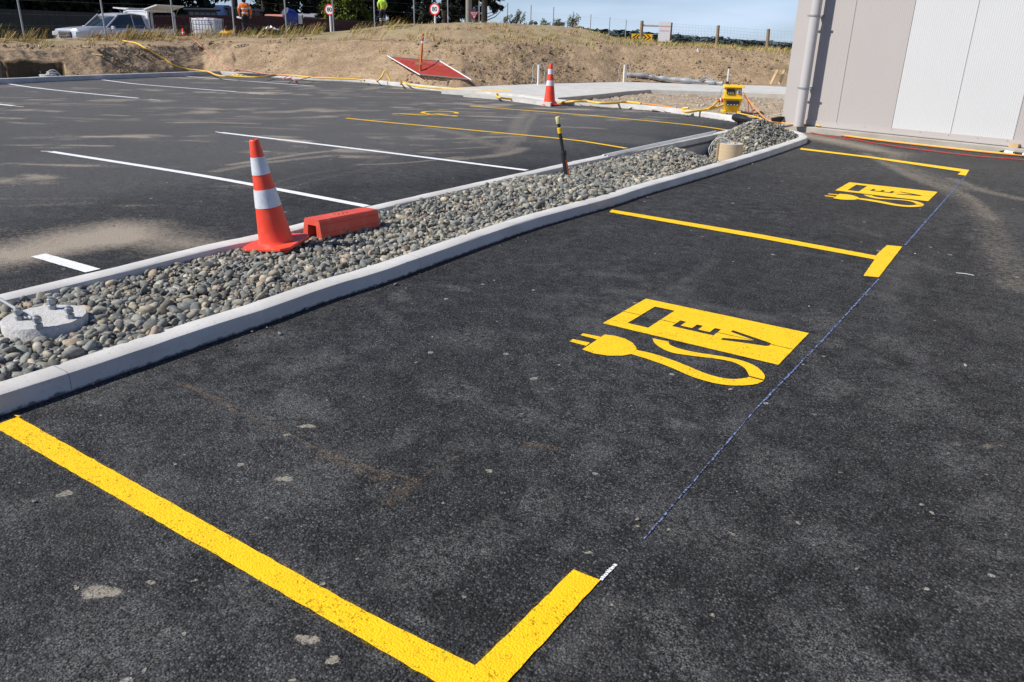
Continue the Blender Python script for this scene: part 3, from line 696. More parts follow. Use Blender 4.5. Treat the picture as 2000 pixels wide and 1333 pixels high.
t = [gp(*p)[:2] for p in [(1565, 290), (1700, 306.5), (1893, 333), (1886, 344), (1870, 341.5), (1877, 336.3), (1700, 309.5), (1562, 292.8)]]
marking('bay_marking', [[tuple(p) for p in t]], YEL, 'far thin yellow bay line with a short return near the building', group='yellow parking bay lines')
marking('bay_marking', [band([(676, 231.5), (760, 240), (900, 253), (1100, 272), (1160, 280), (1223, 290.5)], .085)], YEL, 'longer yellow line left of the island beside the wheelchair symbol', group='yellow lines of the accessible bay')
marking('bay_marking', [band([(918, 208), (1100, 222), (1300, 240), (1370, 247.5), (1428, 256)], .085)], YEL, 'yellow line passing in front of the smaller far traffic cone', group='yellow lines of the accessible bay')
wl = 'white bay lines left of the island'
marking('bay_line', [band([(75, 499.5), (182, 530)], .10)], WHT, 'short stub of white line beside the sand spill', group=wl)
marking('bay_line', [band([(99, 297), (400, 345), (717, 404)], .095)], WHT, 'long white line passing behind the nearest traffic cone', group=wl)
marking('bay_line', [band([(430, 259.5), (700, 292), (1029, 333.5)], .095)], WHT, 'long white line ending near the black and yellow post', group=wl)
wf = 'white bay lines at the far left kerb'
marking('bay_line', [band([(6, 162.5), (60, 171), (150, 181), (270, 192.5)], .10)], WHT, 'white line at far left kerb nearest the trench', group=wf)
marking('bay_line', [band([(200, 156.5), (260, 164), (330, 170), (462, 180)], .10)], WHT, 'middle white line at the far left kerb', group=wf)
marking('bay_line', [band([(356, 149), (450, 156.5), (614, 169)], .10)], WHT, 'white line below the corner of the far kerbs', group=wf)
marking('bay_line', [band([(-150, 184), (-20, 202), (28, 207.5)], .10)], WHT, 'cut off white line at the left photo edge', group=wf)
for (a_, b_), lb in zip((((30, 208), (46, 209.5)), ((292, 194.5), (313, 197)), ((486, 182), (515, 185)), ((80, 296), (98, 296.5)), ((421, 258), (430, 259.5))), ('faint dash at the end of the cut off white line', 'faint dash beyond the end of the nearest far left bay line', 'faint dash beyond the end of the middle far left bay line', 'faint dash at the left tip of the line behind the cone', 'faint dash at the tip of the line near the striped post')):
    marking('paint_dash', [band([a_, b_], .035)], WHT, lb, 'paint mark', 'faint white setting out dashes', z=.003)
marking('paint_dash', [band([(1867, 534), (1885, 535.5), (1902, 539)], .012)], WHT, 'short thin white scratch of paint right of the T line', 'paint mark', z=.003)
def stain_mat(name, c, k=1., speck=False):
    q = NB(name); v = q.world(); a = q.attr('edge'); n_ = q.math('ADD', q.math('MULTIPLY', q.noise(70, 5, v, .7), .55), q.math('MULTIPLY', q.noise(220, 2, v), .45))
    x = q.math('ADD', a.outputs['Fac'], q.math('MULTIPLY', q.math('SUBTRACT', n_, .5), 2.4)); al = q.ramp(x, [(.42, 0.), (.75, k)])
    if speck: al = q.math('MULTIPLY', q.math('MULTIPLY', q.ramp(a.outputs['Fac'], [(0., 0.), (.7, k)]), q.ramp(q.noise(30, 4, v, .7), [(.38, 0.), (.62, 1.)])), q.ramp(q.noise(170, 2, v), [(.47, 0.), (.60, 1.)]))
    if name == 'dried_mud': al = q.math('MULTIPLY', al, q.ramp(q.noise(95, 4, v, .7), [(.38, .15), (.52, 1.)]))
    q.l(al, q.b.inputs['Alpha']); vo_ = q.voro(130, 'Distance', v)
    return q.fin(q.ramp(q.noise(40, 3, v), [(.3, tuple(t*.8 for t in c)), (.7, tuple(t*1.15 for t in c))]), .95, q.bump(vo_, .4, .004), .1)
MUD = stain_mat('dried_mud', (.32, .29, .235), .9); DUSTY = stain_mat('pale_dust', (.25, .25, .245), .62, True); RUST = stain_mat('rusty_clay', (.26, .185, .12), .8, True)
def stain(name, label, c, r_, mat, sx=1.25, sy=.85, peak=1., rot=yaw):
    n_ = 26; ph = [rnd.uniform(0, 6) for _ in range(3)]
    rr_ = [r_*(1+.2*math.sin(4*math.pi*k/n_+ph[0])+.15*math.sin(6*math.pi*k/n_+ph[1])+.08*math.sin(14*math.pi*k/n_+ph[2])) for k in range(n_)]
    V = [(0, 0, 0)]; E_ = [peak]
    for kk, ee in ((.35, peak), (.7, peak*.85), (1., .45*peak), (1.3, 0.)):
        V += [(q*kk*sx*math.cos(2*math.pi*i/n_), q*kk*sy*math.sin(2*math.pi*i/n_), 0) for i, q in enumerate(rr_)]; E_ += [ee]*n_
    F = [(0, 1+i, 1+(i+1) % n_, 1+(i+1) % n_) for i in range(n_)]; me = bpy.data.meshes.new(name); me.from_pydata(V, [], [(0, 1+i, 1+(i+1) % n_) for i in range(n_)]+[(1+k*n_+i, 1+(k+1)*n_+i, 1+(k+1)*n_+(i+1) % n_, 1+k*n_+(i+1) % n_) for k in range(3) for i in range(n_)])
    at_ = me.color_attributes.new('edge', 'FLOAT_COLOR', 'POINT'); at_.data.foreach_set('color', np.repeat(np.array(E_, np.float32)[:, None], 4, 1).ravel()); me.materials.append(mat)
    o = bpy.data.objects.new(name, me); COL.objects.link(o); global SZ; SZ += .000012; o.location = (c[0], c[1], SZ); o.rotation_euler = (0, 0, rot); return tag(o, label, kind='structure')
SZ = .0006; DPL = []
for c, r_ in SPLAT: stain('mud_stain', 'pale dried mud splat on the black asphalt', c, r_*1.1, MUD, peak=1.25)
for k in range(220):
    px, py = rnd.uniform(0, 2000), rnd.uniform(560, 1333); c = gp(px, py)
    if inpoly(np.array([c[0]]), np.array([c[1]]), [tuple(p) for p in ringo])[0] or c[0] < -3.2: continue
    r_ = rnd.uniform(.03, .15)*(1+.1*c[1])
    if any(math.hypot(c[0]-q[0], c[1]-q[1]) < 1.35*(r_+q[2]) for q in DPL): continue
    DPL.append((c[0], c[1], r_)); stain('dust_stain', 'faint pale dust patch on the black asphalt', c, r_, DUSTY, peak=rnd.uniform(.5, 1.), rot=rnd.uniform(0, 3))
for k in range(60):
    px, py = rnd.uniform(100, 2000), rnd.uniform(380, 1333); c = gp(px, py)
    if c[0] < -3.2: continue
    stain('mud_stain', 'small pale fleck of mud on the black asphalt', c, rnd.uniform(.003, .009), MUD, peak=1.2, rot=rnd.uniform(0, 3))
def stain_line(L, wdt, mat, peak, label):
    P = smoothline([gp(x, y)[:2] for x, y in L], .03); V = []; E_ = []
    for d_, e_ in ((-1.5, 0.), (-.5, peak), (.5, peak), (1.5, 0.)): V += [(x+rnd.uniform(-.003, .003), y+rnd.uniform(-.003, .003), 0) for x, y in offset(P, d_*wdt/2)]; E_ += [e_]*len(P)
    n_ = len(P); me = bpy.data.meshes.new('clay_stain'); me.from_pydata(V, [], [(k*n_+i, k*n_+i+1, (k+1)*n_+i+1, (k+1)*n_+i) for k in range(3) for i in range(n_-1)])
    at_ = me.color_attributes.new('edge', 'FLOAT_COLOR', 'POINT'); at_.data.foreach_set('color', np.repeat(np.array(E_, np.float32)[:, None], 4, 1).ravel()); me.materials.append(mat)
    o = bpy.data.objects.new('clay_stain', me); COL.objects.link(o); global SZ; SZ += .000012; o.location = (0, 0, SZ); return tag(o, label, kind='structure')
OVS = stain_mat('paint_overspray', (.30, .22, .03), .7, True)
for L in ([(25, 811), (350, 993), (700, 1189), (928, 1303)], [(0, 842), (350, 1042), (700, 1247), (850, 1333)], [(928, 1303), (1020, 1212), (1120, 1115)], [(1120, 1115), (1172, 1135)]): stain_line(L, .018, OVS, .62, 'thin yellow overspray dust along the painted line')
lb = 'faint line of reddish clay dust on the asphalt'
stain_line([(350, 748), (400, 770), (470, 806)], .035, RUST, .75, lb); stain_line([(470, 806), (530, 832), (590, 862)], .012, RUST, .7, lb)
stain_line([(590, 864), (640, 885), (720, 915), (815, 938)], .014, RUST, .85, lb); stain_line([(620, 884), (700, 915), (760, 940)], .05, RUST, .62, lb)
stain_line([(815, 936), (790, 958), (750, 985)], .05, RUST, .65, lb); stain_line([(815, 938), (870, 905), (900, 888)], .012, RUST, .6, lb); stain_line([(1020, 868), (1060, 873), (1098, 880)], .035, RUST, .8, lb)
# blue snapped chalk line
CHK = NB('blue_chalk'); v_ = CHK.world(); ch = CHK.ramp(CHK.noise(90, 3, v_), [(.44, 0.), (.58, 1.)]); _, ac, hh = asphalt_nodes(CHK)
CHK.fin(CHK.mix(CHK.math('MULTIPLY', ch, .65), ac, (.30, .40, .74)), .9, CHK.bump(hh, .5, .004), .1)
for i, (L, w_, lb) in enumerate(([[(1886, 345), (1767, 480)], .013, 'blue chalk line from the far bay corner to the T line'], [[(1716, 546), (1600, 672), (1480, 796)], .009, 'blue chalk line passing the nearer plug symbol'], [[(1480, 796), (1360, 935), (1258, 1054)], .005, 'faint last stretch of blue chalk line towards the near bay'])):
    marking('chalk_line', [band(L, w_)], CHK.m, lb, 'chalk line', 'blue chalk setting out line', z=.003, jit=.002)
mb = MB()
for k in range(9):
    t_ = k/8; a_ = np.array(gp(1175, 1133)[:2])*(1-t_)+np.array(gp(1201, 1106)[:2])*t_; flatpoly(mb, [(a_[0]-.006+rnd.uniform(-.002, .002), a_[1]-.005), (a_[0]+.004, a_[1]-.006), (a_[0]+.005, a_[1]+.006), (a_[0]-.004, a_[1]+.006)], z=.0035)
tag(mb.build('paint_mark', WHT), 'row of white paint specks at the tip of the near yellow line', 'paint mark')
# charging symbol traced in plan from its stencil
def Z5(L): return [gp(1080+x*.27, 560+y*.27)[:2] for x, y in L]
TL, TR, BR, BL = Z5([(672, 92), (1832, 358), (1610, 588), (350, 272)])
def loc(L):   # into symbol frame
    return [(p[0]-TL[0], p[1]-TL[1]) for p in L]
Wd = ((TR[0]-TL[0])+(BR[0]-BL[0]))/2; Hh = ((TL[1]-BL[1])+(TR[1]-BR[1]))/2
mid = -Hh*.54; g2_ = .007
win = [(Wd*.112, -Hh*.19), (Wd*.24, -Hh*.19), (Wd*.24, -Hh*.84), (Wd*.112, -Hh*.84)]
# letters lie with their tops to the kerb; E above V
Ex0, Ex1 = Wd*.337, Wd*.582; Ey0, Ey1 = -Hh*.648, -Hh*.438; ew = Wd*.036; Es = -Hh*.580; Em = (Ex0+Ex1)/2
Epoly = [(Ex0, Ey0), (Ex1, Ey0), (Ex1, Ey1), (Ex1-ew, Ey1), (Ex1-ew, Es), (Em+ew/2, Es), (Em+ew/2, Ey1-.006), (Em-ew/2, Ey1-.006), (Em-ew/2, Es), (Ex0+ew, Es), (Ex0+ew, Ey1), (Ex0, Ey1)]
Vpoly = [(Wd*x, Hh*y) for x, y in ((.64, -.388), (.64, -.443), (.79, -.547), (.637, -.655), (.637, -.712), (.868, -.612), (.88, -.585), (.88, -.520), (.868, -.505))]
def clip_half(poly, above):
    out = []; y_ = mid+(g2_/2 if above else -g2_/2); n = len(poly)
    ins = (lambda p: p[1] >= y_) if above else (lambda p: p[1] <= y_)
    for i in range(n):
        a_, b_ = poly[i], poly[(i+1) % n]
        if ins(a_): out.append(a_)
        if ins(a_) != ins(b_): t_ = (y_-a_[1])/(b_[1]-a_[1]); out.append((a_[0]+(b_[0]-a_[0])*t_, y_))
    return out
mb = MB()
# upper and lower half of the pump body, split by the stencil bridge that links window, E and V
ut, ub = mid+g2_/2, mid-g2_/2
(wx0, wt_), (wx1, _), (_, wb_), _ = win
top_ch = [(0, ut), (wx0, ut), (wx0, wt_), (wx1, wt_), (wx1, ut), (Ex0, ut), (Ex0, Ey1), (Ex0+ew, Ey1), (Ex0+ew, Es), (Em-ew/2, Es), (Em-ew/2, Ey1-.006), (Em+ew/2, Ey1-.006), (Em+ew/2, Es), (Ex1-ew, Es), (Ex1-ew, Ey1), (Ex1, Ey1), (Ex1, ut)]
top_ch += [(Wd*.79, ut), (Wd*.64, -Hh*.443), (Wd*.64, -Hh*.388), (Wd*.868, -Hh*.505), (Wd*.88, -Hh*.52), (Wd*.88, ut), (Wd, ut)]
bot_ch = [(0, ub), (wx0, ub), (wx0, wb_), (wx1, wb_), (wx1, ub), (Ex0, ub), (Ex0, Ey0), (Ex1, Ey0), (Ex1, ub), (Wd*.785, ub), (Wd*.637, -Hh*.655), (Wd*.637, -Hh*.712), (Wd*.868, -Hh*.612), (Wd*.88, -Hh*.585), (Wd*.88, ub), (Wd, ub)]
flatpoly(mb, top_ch+[(Wd, 0), (0, 0)], jit=.0007); flatpoly(mb, bot_ch+[(Wd, -Hh), (0, -Hh)], jit=.0007)
def sm(L): return [tuple(p) for p in smoothline(L, .02)]
cabA = loc(Z5([(835, 403), (845, 425), (900, 450), (1000, 475), (1120, 495), (1260, 517), (1380, 545), (1470, 585), (1518, 628), (1532, 656), (1526, 679)]))
cabA2 = loc(Z5([(722, 380), (728, 405), (770, 442), (850, 480), (960, 500), (1080, 515), (1200, 530), (1310, 555), (1385, 595), (1420, 652)]))
flatpoly(mb, sm(cabA)+sm(cabA2)[::-1], jit=.0005)
cabB = loc(Z5([(1522, 687), (1480, 708), (1400, 719), (1280, 720), (1150, 700), (1000, 655), (850, 590), (700, 535), (565, 493)]))
cabB2 = loc(Z5([(1416, 659), (1370, 671), (1290, 675), (1200, 662), (1080, 625), (950, 570), (800, 515), (700, 485), (602, 463)]))
flatpoly(mb, sm(cabB)+sm(cabB2)[::-1], jit=.0005)
flatpoly(mb, loc(Z5([(375, 352), (450, 362), (520, 382), (575, 412), (602, 445), (604, 466), (590, 478), (562, 494), (500, 505), (400, 505), (300, 490), (212, 460)])), jit=.0005)
flatpoly(mb, loc(Z5([(217, 343), (352, 370), (322, 389), (200, 357)])), jit=.0004)
flatpoly(mb, loc(Z5([(142, 385), (268, 412), (240, 434), (120, 402)])), jit=.0004)
ev = mb.build('charging_symbol', YEL); ev.location = (TL[0], TL[1], 0)
bm = bmesh.new(); bm.from_mesh(ev.data)
for f in bm.faces:
    if f.normal.z < 0: f.normal_flip()
bm.to_mesh(ev.data); bm.free()
tag(ev, 'nearer yellow EV charger and plug symbol painted inside the first bay', 'road marking', 'yellow charging symbols')
ev2 = ev.copy(); COL.objects.link(ev2); T2 = gp(1659, 357); ev2.location = (T2[0], T2[1], 0); 
c_ = gp(1819, 396); ev2.scale = (.945, (T2[1]-c_[1])/Hh*.95, 1)
ev2['label'] = 'farther yellow EV charger and plug symbol, the one closest to the building'
# wheelchair symbol: up = +x (towards the island), right = -y
def arcband(cx, cy, r0, r1, a0, a1, n=26):
    A = [R(a0+(a1-a0)*k/n) for k in range(n+1)]; return [(cx+r1*math.cos(a), cy+r1*math.sin(a)) for a in A]+[(cx+r0*math.cos(a), cy+r0*math.sin(a)) for a in A[::-1]]
c0 = gp(858, 223); LX = gp(914, 226.5)[0]-gp(800, 221.5)[0]
def W2(L, s_=LX/1.0): return [(c0[0]+(u-.5)*s_, c0[1]+v*s_) for u, v in L]
mb = MB()
flatpoly(mb, W2(arcband(.93, -.12, 0, .075, 0, 359, 16)[:17]))
flatpoly(mb, W2([(.84, -.17), (.84, -.08), (.48, -.02), (.46, -.13)]))
flatpoly(mb, W2(arcband(.38, .16, .27, .35, 20, 275)), z=.0046)
flatpoly(mb, W2([(.46, -.13), (.53, -.13), (.53, -.42), (.46, -.42)]), z=.0043)
flatpoly(mb, W2([(.50, -.36), (.50, -.45), (.06, -.56), (.02, -.68), (-.04, -.66), (.02, -.48)]), z=.005)
o = mb.build('wheelchair_symbol', YEL); tag(o, 'yellow wheelchair symbol painted between the two left yellow lines', 'road marking')
bm = bmesh.new(); bm.from_mesh(o.data)
for f in bm.faces:
    if f.normal.z < 0: f.normal_flip()
bm.to_mesh(o.data); bm.free()

# ================================================================== CONES, BLOCK, POST, FOOTINGS
RED = NB('cone_orange'); c_ = RED.ramp(RED.noise(5, 6), [(.3, (.84, .062, .028)), (.7, (.92, .085, .04))])
c_ = RED.mix(RED.ramp(RED.noise(14, 6), [(.56, 0.), (.72, .55)]), c_, (.60, .17, .12)); RED.fin(c_, .42, RED.bump(RED.noise(60, 3), .08, .002), .4)
REFL = simple('reflective_sleeve', (.66, .69, .73), .35, .06, 12, dirt=(.35, (.4, .4, .4)))
def make_cone(label, H, r0, r1, bw, group, bands):
    t = thing('traffic_cone', label, 'traffic cone', group=group)
    rr = lambda z: r0+(r1-r0)*(z-.03)/(H-.03)
    mb = MB(); pr = [(rr(.03)+.012, .030), (rr(.03)+.002, .045)]
    pr += [(rr(z), z) for z in np.linspace(.06, H-.012, 10)]+[(rr(H)*.93, H-.003), (rr(H)*.8, H), (rr(H)*.62, H), (rr(H)*.58, H-.03)]
    mb.lathe(pr, 36); mb.build('cone_body', RED.m, t, smooth=True)
    mb = MB(); b = bw/2; c = bw*.14
    oc = [(-b+c, -b), (b-c, -b), (b, -b+c), (b, b-c), (b-c, b), (-b+c, b), (-b, b-c), (-b, -b+c)]
    ring = lambda k, z: [(x*k, y*k, z) for x, y in oc]
    mb.loft([ring(.97, .012), ring(1, .018), ring(1, .028), ring(.985, .034), ring(.7, .036)])
    for x in (-.36, 0, .36):
        for y in (-.36, 0, .36):
            if x or y: mb.box((x*bw, y*bw, .006), (.16*bw, .16*bw, .014))
    mb.build('cone_base', RED.m, t, smooth=True)
    for za, zb in bands:
        mb = MB(); mb.lathe([(rr(za*H)+.0022, za*H), (rr((za+zb)/2*H)+.003, (za+zb)/2*H), (rr(zb*H)+.0022, zb*H)], 36)
        s_ = mb.build('reflective_band', REFL, t, smooth=True)
        s_.data.polygons[0].use_smooth = True
    return t
cb = gp(541, 477, .075)
c1 = make_cone('taller looking orange cone tilted on the pebbles beside the red block', .735, .118, .031, .37, 'orange traffic cones', ((.39, .555), (.69, .845)))
c1.location = (cb[0], cb[1], .062); c1.rotation_euler = (0, 0, 0)
vr = Vector(_r); vr.z = 0; vr.normalize(); vf = Vector(_f); vf.z = 0; vf.normalize()
c1.rotation_mode = 'QUATERNION'
from mathutils import Quaternion
c1.rotation_quaternion = Quaternion(vf, R(-6.3)) @ Quaternion(vr, R(3)) @ Quaternion((0, 0, 1), R(20))
c2 = make_cone('upright orange cone on the asphalt in front of the footpath', .93, .14, .038, .44, 'orange traffic cones', ((.475, .60), (.75, .87)))
p = gp(1073, 206); c2.location = (p[0], p[1], 0); c2.rotation_euler = (0, 0, R(60))
# red plastic fence block
A_ = gp(614, 462, .075); B_ = gp(731, 431, .085); dirb = Vector((B_[0]-A_[0], B_[1]-A_[1], 0)); Lb = dirb.length; dirb.normalize(); sdb = Vector((dirb.y, -dirb.x, 0))
RBL = simple('red_block_plastic', (.66, .085, .05), .55, .1, 7, .15, 60, dirt=(.5, (.62, .22, .15)))
bb = thing('fence_block', 'red moulded plastic fence block lying on the pebbles', 'fence block', (A_[0]-.01, A_[1]-.01, .072))
def sec(s_, k=1.): # outline in cross section (side, up) with tunnel below
    return [(-.098, 0), (-.078, .118), (-.068, .130), (.068, .130), (.078, .118), (.098, 0), (.048, 0), (.042, .085), (-.042, .085), (-.048, 0)]
mb = MB(); pts2 = sec(0)
Lb2 = Lb*.97
def bp(s_, a_, u_): q = dirb*s_+sdb*a_; return (q.x, q.y, u_)
n = len(pts2)
for s_, flip in ((0, 1), (Lb2, 0)):
    # end face split into left leg, right leg, lintel
    for idx in ((0, 1, 8, 9), (1, 2, 3, 4, 7, 8), (4, 5, 6, 7)):
        vs = [bp(s_, *pts2[i]) for i in idx]; mb.add(vs, [tuple(range(len(idx)))])
rs_ = [[bp(s_, *p) for p in pts2] for s_ in (0, Lb2)]
mb.loft(rs_, True, False)
# groove ribs along both flanks
for sgn in (1, -1):
    for h_ in (.035, .095):
        x_ = .098-.02*h_/.118
        mb.add([bp(.01, sgn*x_, h_-.003), bp(Lb2-.01, sgn*x_, h_-.003), bp(Lb2-.01, sgn*(x_+.0025), h_), bp(.01, sgn*(x_+.0025), h_)], [(0, 1, 2, 3)])
mb.build('block_body', RBL, bb)
mb = MB()
for k in range(7): mb.box(bp(Lb2*.38+k*.022, (.012 if k % 2 else -.004), .1308), (.012, .009, .0012), Matrix.Rotation(math.atan2(dirb.y, dirb.x)+.4, 3, 'Z'))
mb.build('vent_holes', MS('dark_slot', (.10, .012, .01), .7), bb)
bb.rotation_euler = (R(-1.5), R(0), 0)
# black marker post
pz = .0; pt = thing('marker_post', 'slim black post with cream and yellow caps in the pebbles', 'post', (POLE[0], POLE[1], pz))
bk_m = MS('black_pipe', (.028, .027, .025), .4, .2, 14)
mb = MB(); mb.tube([(0, 0, -.1), (0, 0, .70)], .018, 16); mb.build('pipe', bk_m, pt, smooth=True)
mb = MB(); mb.lathe([(.026, -.1), (.026, .34), (.0245, .35), (.0185, .355)], 20); mb.tube([(.030, 0, .31), (.030, 0, .365)], .010, 8); mb.build('sleeve', black_p, pt, smooth=True)
mb = MB(); A = [R(-48+k*9.6) for k in range(11)]
mb.loft([[(.0272*math.cos(a), .0272*math.sin(a), z) for a in A]+[(.0295*math.cos(a), .0295*math.sin(a), z) for a in A[::-1]] for z in (-.1, .265)]); st = mb.build('orange_stripe', MS('orange_paint', (.62, .12, .02), .5), pt, smooth=True); st.rotation_euler = (0, 0, R(14))
mb = MB(); mb.lathe([(.024, .645), (.026, .65), (.026, .71), (.023, .718), (.0, .72)], 24); mb.build('cream_cap', MS('cream_plastic', (.62, .56, .28), .5), pt, smooth=True)
mb = MB(); mb.lathe([(.0195, .545), (.025, .547), (.025, .60), (.0195, .605)], 24); mb.build('yellow_collar', MS('yellow_plastic', (.80, .47, .02), .45), pt, smooth=True)
pt.rotation_mode = 'QUATERNION'; pt.rotation_quaternion = Quaternion(vf, R(-11.5))
# round footing with hold-down bolts
FOOT = concrete_mat('footing_concrete', (.54, .53, .51), amt=.15, rough_=True)
def footing(name, label, loc_, r_, top, bolts, hb, group=None):
    t = thing(name, label, 'footing', loc_, group=group)
    mb = MB(); n = 48; rr_ = [r_*(1+rnd.uniform(-.012, .008)) for _ in range(n)]
    ring = lambda k, z, j=0: [(rr_[i]*k*math.cos(2*math.pi*i/n), rr_[i]*k*math.sin(2*math.pi*i/n), z+rnd.uniform(-j, j)) for i in range(n)]
    mb.loft([ring(1, -.25), ring(1, top-.008), ring(.975, top, .002), ring(.7, top+.002, .002), ring(.3, top, .002)]); mb.build('concrete_disc', FOOT, t, smooth=True)
    for bx, by in bolts:
        mb = MB(); mb.tube([(bx, by, top-.01), (bx, by, top+hb)], .0105, 10); b_ = mb.build('anchor_bolt', galv, t, smooth=True)
        for z_ in (top+.012, top+hb-.022):
            mb = MB(); mb.lathe([(.012, z_-.012), (.0195, z_-.011), (.0195, z_+.011), (.016, z_+.014)], 6, (bx, by, 0)); mb.build('nut', galv, b_)
    return t
pos = [gp(x, y, .115) for x, y in [(75, 640), (137, 621), (102, 603), (38, 624)]]
bl_ = [(q[0]-DISC[0], q[1]-DISC[1]) for q in pos]
footing('bolt_footing', 'round concrete footing with four bolts in the pebbles', (DISC[0]+.004, DISC[1], 0), .190, .112, bl_, .066)
mb = MB(); q0 = gp(62, 622, .125); q1_ = gp(0, 585, .18); q2_ = np.array(q1_)+(np.array(q1_)-np.array(q0))*.9
pts = smoothline([q0, q1_, q2_], .02); mb.tube(pts, .0085, 10); 
for k in range(0, len(pts)-1, 1): pass
tag(mb.build('conduit', MS('grey_conduit', (.36, .37, .38), .5, .1), smooth=True), 'grey flexible conduit leaning across the bolt footing', 'conduit')
# cardboard column former
tb = thing('tube_former', 'beige cardboard column tube filled with concrete in the pebble island', 'column former', (TUB[0], TUB[1], 0))
CARD = NB('cardboard'); v_ = CARD.obj(); c_ = CARD.ramp(CARD.noise(3, 5, stretch=(1, 1, .6)), [(.3, (.50, .37, .22)), (.7, (.60, .46, .29))])
wv = CARD.n('TexWave', wave_type='BANDS', bands_direction='Z'); wv.inputs['Scale'].default_value = 6; wv.inputs['Distortion'].default_value = 1.5; CARD.l(v_, wv.inputs['Vector'])
CARD.fin(CARD.mix(CARD.ramp(wv.outputs['Fac'], [(0, .12), (.12, 0.)]), c_, (.3, .2, .12)), .85)
zt = .205; mb = MB(); mb.lathe([(.170, -.3), (.170, zt), (.164, zt), (.164, zt-.03)], 40); mb.build('cardboard_sleeve', CARD.m, tb, smooth=True)
mb = MB(); mb.lathe([(.163, zt-.3), (.163, zt-.012), (.1, zt-.004), (0, zt-.006)], 30); mb.build('concrete_fill', CONC2, tb)
mb = MB()
for k in (0, 1): mb.tube([(-.125-.0+k*.02, -.118-.02*k, -.3), (-.125+k*.02, -.118-.02*k, zt)], .006, 6)
mb.build('seam_strip', MS('dark_card', (.2, .13, .07), .8), tb)
for k, (bx, by) in enumerate(((-.06, -.05), (.07, -.03), (-.05, .07), (.06, .07))):
    mb = MB(); mb.tube([(bx, by, zt-.02), (bx, by, zt+.045)], .007, 8); b_ = mb.build('anchor_bolt', galv, tb, smooth=True)
    mb = MB(); mb.lathe([(.015, zt-.008), (.015, zt+.006)], 6, (bx, by, 0)); mb.build('nut', galv, b_)
pebl = [[(1432, 285), (1428, 276), (1412, 268.5), (1397, 272), (1387, 285), (1384, 296), (1389, 307)], [(1428, 284), (1420, 273), (1405, 268), (1392, 277), (1384, 290), (1386, 304)], [(1424, 283), (1414, 275), (1402, 272), (1391, 283), (1388, 296), (1392, 308)]]
for L, z_, lb in zip(pebl, (.0, .01, .02), ('outermost and widest pale cable loop beside the cardboard tube', 'middle pale cable loop beside the cardboard tube', 'innermost pale cable loop beside the cardboard tube')):
    mb = MB(); mb.tube([at(x, y, math.hypot(TUB[0], TUB[1])-.05+z_*4) for x, y in L], .0045, 8)
    o = mb.build('cable', MS('pale_cable', (.55, .55, .53), .5), smooth=True)
    tag(o, lb, 'cable', 'pale cables at the cardboard tube')
# white conduit lying on the left kerb of the island
mb = MB(); pts = [gp(x, y, KZ+.012) for x, y in [(1178, 303.5), (1270, 283.5), (1398, 257)]]; mb.tube(pts, .011, 8)
mb2 = MB(); mb2.tube([gp(x, y, KZ+.012) for x, y in [(1186, 304.5), (1270, 286), (1392, 260.5)]], .008, 8)
tag(mb.build('white_conduit', white_p, smooth=True), 'white conduit lying along the top of the left island kerb', 'conduit')
tag(mb2.build('white_conduit', white_p, smooth=True), 'thinner white pipe beside the conduit on the kerb top', 'conduit')
# stray pebbles on the asphalt
sp = [(160, 745), (182, 752), (522, 642), (461, 676), (492, 650), (548, 655), (820, 536), (600, 606), (733, 561), (773, 558), (1028, 473), (1012, 465), (1057, 454), (1265, 386), (1259, 395), (1327, 376), (1390, 352), (1415, 346), (1470, 322), (1486, 312), (1584, 282), (1588, 286), (1697, 273+50), (1730, 365), (1661, 294), (1245, 1017), (1673, 1113), (68, 982), (1427, 763), (1280, 497), (1531, 415), (1626, 310), (1013, 298), (222, 442), (923-600, 461), (1797, 410), (1815, 480), (1787, 497), (1833, 495), (1580, 600), (1885, 716)]
for i, (x, y) in enumerate(sp):
    p = gp(x, y); s_ = .028 if i in (0, 5, 7, 9, 18, 20) else rnd.uniform(.009, .018)
    o = pebbles('stray_pebble', np.array([0.]), np.array([0.]), np.array([s_*.22]), np.array([s_]), '', .1)
    o.location = (p[0], p[1], .002); tag(o, 'small loose pebble lying alone on the asphalt', 'pebble', 'stray pebbles on the asphalt')

# ================================================================== BUILDING
bld = thing('metal_clad_building', 'large building clad in beige and white ribbed metal panels', 'building', tuple(WA*np.array([1, 1, 0])))
bo = (WA[0], WA[1], 0)
def clad(name, c):
    s = NB(name); v = s.obj(); dot = s.n('VectorMath', operation='DOT_PRODUCT'); s.l(v, dot.inputs[0]); dot.inputs[1].default_value = tuple(wu)
    u = s.math('MULTIPLY', dot.outputs['Value'], 2*math.pi/.032); wv = s.math('SINE', u); h = s.math('POWER', s.math('MULTIPLY_ADD', wv, .5, .5), 2.5)
    col = s.ramp(s.noise(1.2, 3), [(.3, tuple(k*.985 for k in c)), (.7, tuple(k*1.01 for k in c))])
    col = s.mix(s.math('MULTIPLY', h, .09), col, tuple(k*.75 for k in c))
    return s.fin(col, .5, s.bump(h, .5, .004), .35)
BEI = clad('beige_cladding', (.44, .405, .38)); WHC = clad('white_cladding', (.575, .575, .565)); BEF = simple('beige_flashing', (.45, .415, .39), .45, .02, 2); BHT = 6.5
def wbox(mb, u0, u1, o0, o1, z0, z1, bev=0):
    c = (WA+wu*(u0+u1)/2+wn*(o0+o1)/2)[:2]; rot = Matrix.Rotation(math.atan2(wu[1], wu[0]), 3, 'Z')
    mb.box((c[0], c[1], (z0+z1)/2), (abs(u1-u0), abs(o1-o0), z1-z0), rot, 1, bev)
def wu_at(px, py, z=.15): # along-wall coordinate where the sight line meets the wall
    d = ray(px, py); t = ((WA-CPOS)@wn)/(d@wn); p = CPOS+d*t; return (p-WA)@wu
seams = [wu_at(1553, 238), wu_at(1633, 245), wu_at(1740, 256), wu_at(1855, 268), wu_at(1977, 280)]
